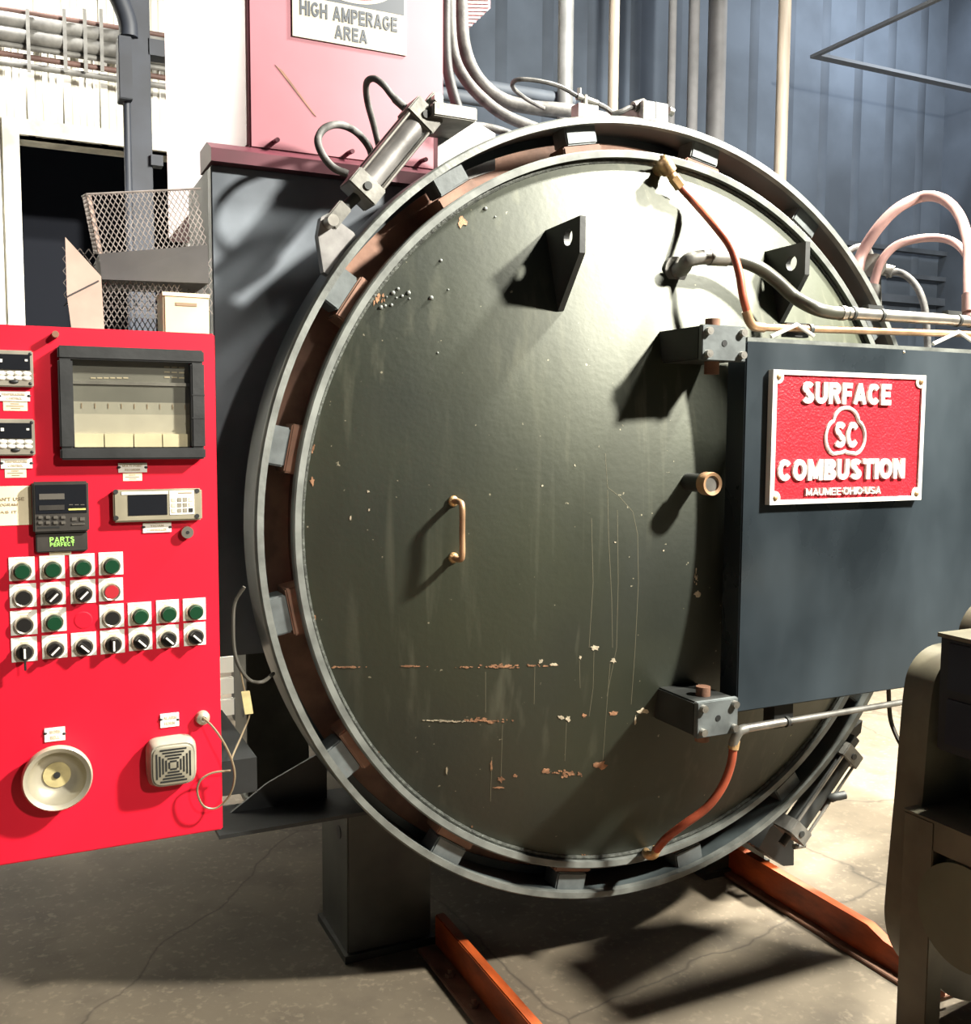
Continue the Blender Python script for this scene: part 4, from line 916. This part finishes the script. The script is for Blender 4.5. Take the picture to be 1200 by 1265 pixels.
# rear bracket standing on the vessel
A_ = P(536, 122, y=-0.02); B_ = P(590, 152, y=-0.02)
br_ = link('cylinder_bracket', MB().box((A_.x, -0.02, B_.z+0.004), (B_.x, 0.16, A_.z-0.005), 0.003), 'dull_steel', furn)
link('bracket_post', MB().prism([P(541, 150, y=0.15), P(588, 150, y=0.15), P(612, 165, y=0.15), P(612, 210, y=0.15), P(541, 235, y=0.15)], (0, 0.03, 0)), 'cyl_steel', br_)
# small air hoses of the cylinder
tag(link('air_hose', MB().tube([P(430, 215, y=0.04), P(412, 207, y=0.05), P(398, 190, y=0.06), P(393, 172, y=0.08), P(402, 158, y=0.1), P(420, 154, y=0.12), P(440, 163, y=0.16), P(456, 182, y=0.2), P(462, 205, y=0.21)], 0.0095, n=10), 'dust_hose'), 'thick grey air hose looping from the lower end of the upper cylinder', 'hose')
tag(link('air_hose', MB().tube([P(500, 133, y=0.04), P(486, 120, y=0.05), P(474, 105, y=0.06), P(462, 97, y=0.08), P(453, 103, y=0.1), P(454, 125, y=0.14), P(462, 155, y=0.18), P(468, 180, y=0.2)], [0.0105]*6+[0.0085]*37, n=10), 'dust_hose'), 'slimmer dark air hose looping above the upper cylinder', 'hose')
# lower right cylinder
q0 = P(979, 1024, y=0.02); q1 = P(1043, 930, y=0.02)
re2 = q0-(q1-q0).normalized()*0.06
pc2, d2, n2, s2 = pcyl('pneumatic_cylinder', 'dark pneumatic cylinder at the lower right of the ring, close to the floor', q0, q1, 0.036, re2, body_mt='dark_steel', base=q0)
link('rear_eye', MB().obox(q1+d2*0.04, d2*0.025, n2*0.014, s2*0.016, 0.003), 'dark_steel', pc2)
link('hand_valve', MB().tube([P(1015, 1000, y=0.02), P(1022, 990, y=0.0), P(1030, 985, y=-0.02), P(1044, 982, y=-0.03)], [0.010]*10+[0.014]*9, n=10), 'dark_steel', pc2)
f0 = P(963, 1068, y=0.0); 
link('anchor_block', MB().prism([P(952, 1022, y=0.16), P(972, 1006, y=0.16), P(981, 1040, y=0.16), P(981, 1069, y=0.16), P(968, 1070, y=0.16), P(938, 1048, y=0.16)], (0, 0.10, 0)), 'black_paint_or_shade', furn)
link('anchor_bolt', MB().cyl(P(981, 1046, y=0.02), P(994, 1044, y=0.02), 0.009, n=10), 'dull_steel', furn)
link('lower_ring_lug', MB().prism([P(1050, 905, y=0.03), P(1066, 890, y=0.03), P(1064, 905, y=0.03), P(1052, 918, y=0.03), P(1040, 930, y=0.03), P(1038, 920, y=0.03)], (0, 0.03, 0)), 'dark_steel', ring)

# ================================================================== TOP OF THE RING
t0, t1 = P(795, 123, y=0.0), P(826, 149, y=0.0)
clp = link('stop_block', MB().box((t0.x, 0.0, t1.z-0.01), (t1.x, 0.12, t0.z), 0.002), 'dull_steel', furn)
link('stop_seam', MB().box(((t0.x+t1.x)/2-0.002, -0.001, t1.z), ((t0.x+t1.x)/2+0.002, 0.002, t0.z)), 'dark_steel', clp)
link('eye_bolt', MB().cyl(P(783, 132, y=0.03), P(796, 128, y=0.03), 0.014, n=14), 'dull_steel', clp); link('side_nut', MB().cyl(P(826, 137, y=0.03), P(831, 139, y=0.03), 0.012, n=12), 'dull_steel', clp)
tag(link('safety_chain', MB().tube([P(784, 132, y=0.03), P(776, 134, y=0.03), P(768, 138, y=0.03), P(757, 141, y=0.04)], 0.007, n=8), 'dust_hose'), 'short dusty chain hanging from the block on top of the ring', 'chain')
vv = thing('air_valve', 'small dusty air valve with lever on top of the ring', 'valve', P(722, 140, y=0.08))
link('valve_body', MB().cyl(P(722, 139, y=0.08), P(722, 118, y=0.08), 0.010, n=12), 'dull_steel', vv); link('valve_cross', MB().cyl(P(713, 119, y=0.08), P(738, 128, y=0.08), 0.009, n=12), 'dull_steel', vv); link('lever', MB().cyl(P(716, 121, y=0.08), P(716, 109, y=0.08), 0.006, n=8), 'dull_steel', vv)
link('foot', MB().box(P(715, 142, y=0.06)-V((0.0, 0, 0.01)), P(730, 136, y=0.10)), 'dull_steel', vv)
tag(link('air_tube', MB().tube([P(672, 134, y=0.3), P(650, 122, y=0.24), P(634, 108, y=0.16), P(638, 99, y=0.1), P(660, 99, y=0.08), P(690, 106, y=0.08), P(714, 119, y=0.08)], 0.006, n=8), 'dust_hose'), 'thin pale air tube looping into the valve on the ring', 'tube')
tag(link('air_tube', MB().tube([P(738, 128, y=0.08), P(748, 133, y=0.1), P(757, 140, y=0.14)], 0.007, n=8), 'dust_hose'), 'short pale tube leaving the valve on the ring to the right', 'tube')
def cable(pts, r, mt_, label, yy): tag(link('power_cable', MB().tube([P(px, py, y=yy+dy) for px, py, dy in pts], r, n=12), mt_), label, 'cable', 'cables above the ring')
cable([(572, -60, 0), (570, -20, 0), (570, 20, 0), (573, 55, 0), (583, 85, 0), (600, 108, 0), (625, 125, 0), (660, 133, 0), (705, 137, 0), (760, 150, 0.1)], 0.022, 'dust_hose', 'thick dusty cable sweeping down beside the red box, nearest the poles', 0.55)
cable([(556, -60, 0), (556, -10, 0), (557, 40, 0), (563, 75, 0), (578, 102, 0), (600, 125, 0), (625, 143, 0), (665, 160, 0.0)], 0.018, 'dust_hose', 'second dusty cable, curving under the thick one', 0.5)
cable([(552, -60, 0), (551, 0, 0), (551, 55, 0), (554, 90, 0), (562, 122, 0), (575, 160, 0)], 0.016, 'black_rubber', 'dark cable hugging the right edge of the red box', 0.46)
cable([(560, 158, 0), (590, 156, 0), (620, 162, 0), (650, 175, 0)], 0.012, 'dust_hose', 'low cable lying behind the cylinder bracket', 0.4)
# perforated fitting at the top edge
mg = thing('perforated_box', 'small pinkish perforated metal box hanging above the thick cables', 'box', P(590, 36, y=0.7))
ca, cb_ = P(574, -25, y=0.7), P(606, 8, y=0.7)
link('body', MB().prism([P(573, -30, y=0.74), P(606, -30, y=0.74), P(606, 10, y=0.74), P(576, 38, y=0.74)], (0, 0.06, 0)), 'hazed_red', mg)
for k in range(9):
    py = -6+4.6*k; pr_ = 605 if py < 10 else 605-(py-10)*1.05
    link('slot_row', MB().cyl(P(577, py, y=0.735), P(pr_, py+0.5, y=0.735), 0.003, n=6), 'sign_white', mg)

# ================================================================== DOOR PIPEWORK
n0 = nz
elb = [n0+V((0, 0.005, 0)), n0+V((0.0, -0.035, 0.0)), P(850, 322, y=n0.y-0.062), P(866, 318, y=n0.y-0.07), P(884, 318, y=n0.y-0.072)]
wh = thing('water_hose', 'thick olive water hose curving from the nozzle elbow to the steel pipe', 'hose', n0)
link('elbow', MB().tube(elb, 0.0195, n=14), 'dull_steel', wh)
link('hose_barb', MB().cyl(P(876, 318, y=n0.y-0.071), P(898, 319, y=n0.y-0.074), 0.0215, n=16), 'dull_steel', wh)
yh = n0.y-0.074
link('hose', MB().tube([P(893, 319, y=yh), P(912, 321, y=yh), P(938, 331, y=yh-0.01), P(960, 347, y=yh-0.02), P(982, 367, y=yh-0.035), P(1005, 380, y=-0.265), P(1026, 386, y=-0.27), P(1046, 387, y=-0.27)], 0.0185, n=14), 'green_hose', wh)
link('hose_clamp', MB().cyl(P(1038, 386.6, y=-0.27), P(1043, 387, y=-0.27), 0.0205, n=16), 'steel', wh)
sp1 = thing('steel_water_pipe', 'pale steel pipe running right along the top of the swing arm', 'pipe', P(1050, 387, y=-0.27))
a_ = P(1042, 386.5, y=-0.27); b_ = P(1200, 397, y=-0.27); dd = b_-a_
link('pipe', MB().cyl(a_, a_+dd*2.2, 0.0165, n=18), 'steel', sp1)
for f_ in (0.06, 0.27, 0.88, 0.99):
    link('coupling_band', MB().cyl(a_+dd*(f_-0.006), a_+dd*(f_+0.012), 0.0195, n=18), 'dark_steel', sp1)
for f_ in (0.22, 0.84): link('pipe_clamp', MB().box(a_+dd*f_+V((-0.03, -0.01, 0.012)), a_+dd*f_+V((0.03, 0.012, 0.026)), 0.002), 'dark_steel', sp1)
rh = thing('red_hose', 'red-brown rubber hose dropping from the brass valve at the top of the door', 'hose', D(812, 210))
v0 = D(812, 212); v1 = P(822, 204, y=v0.y-0.05); v2 = P(836, 226, y=v0.y-0.055)
link('brass_elbow', MB().tube([v0+V((0, 0.01, 0)), v0+V((0, -0.025, 0.002)), v1, (v1*0.5+v2*0.5), v2], [0.016]*6+[0.021]*12+[0.014]*7, n=12), 'brass', rh)
link('brass_cap', MB().cyl(P(820, 198, y=v0.y-0.05), P(819, 192, y=v0.y-0.05), 0.008, n=8), 'brass', rh)
link('brass_nut', MB().cyl(P(832, 219, y=v0.y-0.055), P(841, 231, y=v0.y-0.057), 0.0165, n=6), 'brass', rh)
link('hose', MB().tube([P(838, 228, y=v0.y-0.056), P(858, 250, y=v0.y-0.08), P(885, 281, y=-0.20), P(903, 306, y=-0.24), P(913, 335, y=-0.27), P(918, 365, y=-0.28), P(924, 388, y=-0.28)], 0.0105, n=12), 'red_hose', rh)
cpz = thing('copper_pipe', 'tan copper pipe lying along the top edge of the swing arm', 'pipe', P(930, 404, y=-0.28))
link('elbow', MB().tube([P(922, 384, y=-0.28), P(926, 396, y=-0.28), P(932, 403, y=-0.28), P(944, 405, y=-0.28)], 0.0125, n=12), 'copper_pipe', cpz)
a_ = P(942, 404.5, y=-0.28); b_ = P(1200, 413, y=-0.28); dd = b_-a_
link('pipe', MB().cyl(a_, a_+dd*1.8, 0.0095, n=14), 'copper_pipe', cpz)
link('clip', MB().cyl(a_+dd*0.20, a_+dd*0.215, 0.0135, n=14), 'dark_steel', cpz); link('clip_block', MB().box(P(972, 398, y=-0.275), P(993, 418, y=-0.255), 0.001), 'dark_steel', cpz)
for k, cx_ in enumerate((985, 1185)):
    yy = -0.297; o = MB(); off_ = (cx_-985)*0.045
    m_ = P(cx_, 401+off_, y=yy); l_ = P(cx_-32, 416+off_, y=yy); r_ = P(cx_+20, 415+off_, y=yy)
    o.cyl(l_, m_, 0.0055, n=8); o.cyl(m_, r_, 0.0055, n=8)
    tag(link('angle_bracket', o, 'sign_white'), ['white peaked bracket on the arm top, near the hinge block', 'white peaked bracket on the arm top, at the right edge of the photo'][k], 'bracket', 'pipe brackets')
# lower pipe and hose
lpz = thing('lower_water_pipe', 'grey steel pipe with elbow running right under the swing arm', 'pipe', P(915, 905, y=-0.28))
a_ = P(920, 900, y=-0.28); b_ = P(1112, 868, y=-0.28); dd = b_-a_
link('pipe', MB().cyl(a_, a_+dd*1.9, 0.0088, n=14), 'dull_steel', lpz); link('coupling', MB().cyl(a_, a_+dd*0.25, 0.0115, n=14), 'steel', lpz); link('collar', MB().cyl(a_+dd*0.245, a_+dd*0.262, 0.0155, n=14), 'dark_steel', lpz)
link('elbow', MB().tube([P(922, 900, y=-0.28), P(914, 903, y=-0.28), P(909, 911, y=-0.275), P(906, 921, y=-0.27)], 0.0135, n=12), 'dull_steel', lpz)
rh2 = thing('red_hose', 'red rubber hose curving down from the lower pipe to the bottom of the door', 'hose', P(812, 1050, y=-0.1))
e_ = D(800, 1053)
link('hose', MB().tube([P(907, 918, y=-0.27), P(903, 945, y=-0.268), P(892, 973, y=-0.258), P(873, 998, y=-0.240), P(846, 1018, y=-0.205), P(824, 1035, y=-0.16), P(811, 1050, y=-0.10)], 0.0115, n=12), 'red_hose', rh2)
link('ferrule', MB().cyl(P(908, 914, y=-0.271), P(906, 925, y=-0.27), 0.0145, n=12), 'brass', rh2)
link('brass_elbow', MB().tube([P(812, 1047, y=-0.10), P(808, 1056, y=-0.095), P(800, 1056, y=-0.07), e_+V((0, 0.01, 0))], 0.0125, n=12), 'brass', rh2)

# ================================================================== HOSES BEYOND THE RING (right)
def hose(name, pts, r, mt_, label): tag(link(name, MB().tube([P(px, py, y=yy) for px, py, yy in pts], r, n=14), mt_), label, 'hose', 'hoses at the right of the ring')
hose('rubber_hose', [(1060, 335, 0.5), (1066, 312, 0.5), (1085, 282, 0.45), (1110, 257, 0.4), (1140, 243, 0.35), (1165, 246, 0.25), (1185, 265, 0.12), (1196, 300, -0.05), (1197, 350, -0.20), (1197, 394, -0.27)], [0.0225-0.0075*i/54 for i in range(55)], 'pink_hose', 'big faded pink hose arching high beyond the ring')
hose('rubber_hose', [(1080, 350, 0.5), (1088, 325, 0.48), (1105, 305, 0.45), (1130, 296, 0.4), (1158, 294, 0.33), (1180, 300, 0.25), (1196, 318, 0.15), (1207, 350, 0.0), (1214, 398, -0.27)], [0.0165-0.004*i/48 for i in range(49)], 'pink_hose', 'smaller faded pink hose arching below the big one')
hose('rubber_hose', [(1094, 340, 0.5), (1108, 336, 0.47), (1124, 344, 0.45), (1137, 362, 0.42), (1144, 390, 0.4), (1147, 450, 0.4), (1148, 560, 0.4)], 0.013, 'dust_hose', 'pale grey hose bending down beneath the two pink hoses')
hose('rubber_hose', [(1046, 312, 0.55), (1060, 305, 0.55), (1072, 307, 0.55), (1078, 322, 0.55)], 0.012, 'dust_hose', 'short grey hose stub behind the edge of the ring')
mv = thing('manifold_valve', 'dusty grey manifold valve at the foot of the pink hoses', 'valve', P(1080, 345, y=0.56))
link('valve_body', MB().cyl(P(1080, 328, y=0.50), P(1080, 328, y=0.62), 0.045, n=18), 'dull_steel', mv); link('outlet', MB().cyl(P(1080, 330, y=0.54), P(1104, 336, y=0.48), 0.022, n=14), 'dull_steel', mv); link('stem', MB().cyl(P(1082, 340, y=0.54), P(1084, 420, y=0.54), 0.02, n=12), 'dull_steel', mv)
hc_ = P(1198, 375, y=0.12); tag(link('hose_fitting', MB().cyl(P(1197, 364, y=-0.25), P(1197, 386, y=-0.265), 0.019, n=12), 'pink_hose'), 'ribbed pink hose end above the steel pipe at the right edge', 'fitting')
tag(link('drop_cable', MB().tube([P(1098, 850, y=-0.2), P(1100, 885, y=-0.2), P(1106, 905, y=-0.22), P(1116, 925, y=-0.25)], 0.0065, n=8), 'wire_dark'), 'dark cable drooping under the swing arm beside the guard', 'cable')

# ================================================================== RAILS
r0_ = P(670, 1263, z=0.105).x
rl = thing('floor_rail', 'rust-orange floor rail with bolted flange, left of the pair under the furnace', 'rail', (r0_, -0.3, 0), 'rails on the floor')
link('web', MB().box((r0_-0.030, -1.5, 0.012), (r0_, 0.30, 0.105), 0.003), 'rust_orange', rl)
link('flange', MB().box((r0_-0.085, -1.5, 0.0), (r0_+0.05, 0.30, 0.012), 0.002), 'rust_brown', rl)
for k in range(6):
    yb = 0.12-0.16*k
    bo = MB().cyl((r0_-0.058, yb, 0.012), (r0_-0.058, yb, 0.022), 0.014, n=6); bo.cyl((r0_-0.058, yb, 0.02), (r0_-0.058, yb, 0.034), 0.007, n=8)
    link('rail_bolt', bo, 'rust_brown', rl)
r1_ = P(1000, 1093, z=0.105).x
rr2 = thing('floor_rail', 'rust-orange floor rail with flared end, right of the pair under the furnace', 'rail', (r1_, -0.1, 0), 'rails on the floor')
ye = P(1080, 1140, z=0.105).y
link('web', MB().prism([(r1_-0.03, 0.45, 0.012), (r1_-0.03, 0.45, 0.105), (r1_-0.03, ye, 0.105), (r1_-0.03, ye-0.06, 0.085), (r1_-0.03, ye-0.25, 0.07), (r1_-0.03, ye-0.25, 0.012)], (0.03, 0, 0)), 'rust_orange', rr2)
link('flange', MB().box((r1_-0.06, ye-0.25, 0.0), (r1_+0.05, 0.45, 0.012), 0.002), 'rust_brown', rr2)

# ================================================================== MACHINE IN THE RIGHT FOREGROUND
YM = -0.56
mc = thing('loader_machine', 'olive grey steel machine with rounded guard and black housing, cut off by the right edge', 'machine', (P(1130, 1250, y=YM).x+0.1, YM-0.2, 0))
gpts = [(1230, 793), (1190, 793), (1165, 794), (1147, 799), (1132, 811), (1122, 828), (1117, 850), (1112, 900), (1106, 975), (1099, 1050), (1094, 1105), (1093, 1130), (1097, 1155), (1108, 1178), (1128, 1200), (1155, 1215), (1230, 1222)]
gs = []
for i in range(len(gpts)-1):
    q_ = [gpts[max(i-1, 0)], gpts[i], gpts[i+1], gpts[min(i+2, len(gpts)-1)]]
    for k in range(4):
        u_ = k/4; gs.append(tuple(0.5*((2*q_[1][c])+(q_[2][c]-q_[0][c])*u_+(2*q_[0][c]-5*q_[1][c]+4*q_[2][c]-q_[3][c])*u_*u_+(3*q_[1][c]-q_[0][c]-3*q_[2][c]+q_[3][c])*u_**3) for c in (0, 1)))
gs.append(gpts[-1]); gv = [P(px, py, y=YM) for px, py in gs]
link('belt_guard', MB().prism(gv, (0, -0.085, 0)), 'olive_steel', mc)
xm = P(1100, 1000, y=YM).x-0.03
la = P(1115, 1100, x=xm).y; lb = P(1151, 1100, x=xm).y
zt = P(1120, 999, x=xm).z
link('leg', MB().box((xm-0.002, la+0.002, 0), (xm+0.05, lb, zt-0.006), 0.002), 'olive_steel', mc)
link('side_beam', MB().box((xm, la, zt-0.075), (xm+0.05, la-0.9, zt-0.005), 0.002), 'olive_steel', mc)
link('deck', MB().box((xm-0.004, la+0.004, zt-0.005), (xm+0.6, la-0.9, zt+0.001)), 'olive_steel', mc)
dc = P(1232, 1122, y=YM-0.25)
link('drum', MB().cyl((dc.x-0.12, dc.y, dc.z), (dc.x+0.3, dc.y, dc.z), 0.125, n=40), 'olive_green', mc)
k0 = P(1166, 785, y=YM-0.11); k1 = P(1166, 925, y=YM-0.11)
hs = link('black_housing', MB().box((k0.x, YM-0.10, k1.z), (k0.x+0.4, YM-0.40, k0.z), 0.006), 'motor_black', mc)
for za, zb_ in ((0.08, 0.47), (0.55, 0.95)):
    hz = k0.z-k1.z
    link('vent_panel', MB().box((k0.x-0.004, YM-0.13, k1.z+hz*za), (k0.x+0.002, YM-0.37, k1.z+hz*zb_)), 'panel_blue', hs)
link('housing_ledge', MB().box((k0.x-0.006, YM-0.098, k0.z-0.004), (k0.x+0.4, YM-0.40, k0.z+0.006)), 'olive_steel', hs)
cz_ = P(1196, 792, y=YM-0.05)
link('rounded_cowl', MB().cyl((P(1172, 800, y=YM-0.02).x+0.09, YM-0.05, k0.z-0.03), (P(1172, 800, y=YM-0.02).x+0.09, YM-0.13, k0.z-0.03), 0.095, n=40), 'olive_steel', mc)
link('warning_label', MB().box(P(1172, 895, y=YM-0.0865), P(1179, 887, y=YM-0.0855)), 'cream_plate', mc)
wc = P(1170, 912, y=YM-0.09); link('pulley', MB().lathe([(0.008, -0.012), (0.026, -0.012), (0.026, 0.004), (0.008, 0.004)], c=wc, n=28), 'motor_black', mc)
for yy in (la-0.86,):
    link('leg', MB().box((xm, yy, 0), (xm+0.05, yy+0.06, zt-0.006), 0.002), 'olive_steel', mc); link('leg', MB().box((xm+0.54, yy, 0), (xm+0.59, yy+0.06, zt-0.006), 0.002), 'olive_steel', mc)
link('leg', MB().box((xm+0.54, la-0.02, 0), (xm+0.59, la-0.08, zt-0.006), 0.002), 'olive_steel', mc)
link('housing_stand', MB().box((k0.x+0.08, YM-0.14, zt), (k0.x+0.34, YM-0.36, k1.z+0.01), 0.002), 'motor_black', mc)
link('drum_hanger', MB().box((dc.x+0.05, dc.y-0.03, dc.z), (dc.x+0.10, dc.y+0.03, zt)), 'olive_steel', mc)
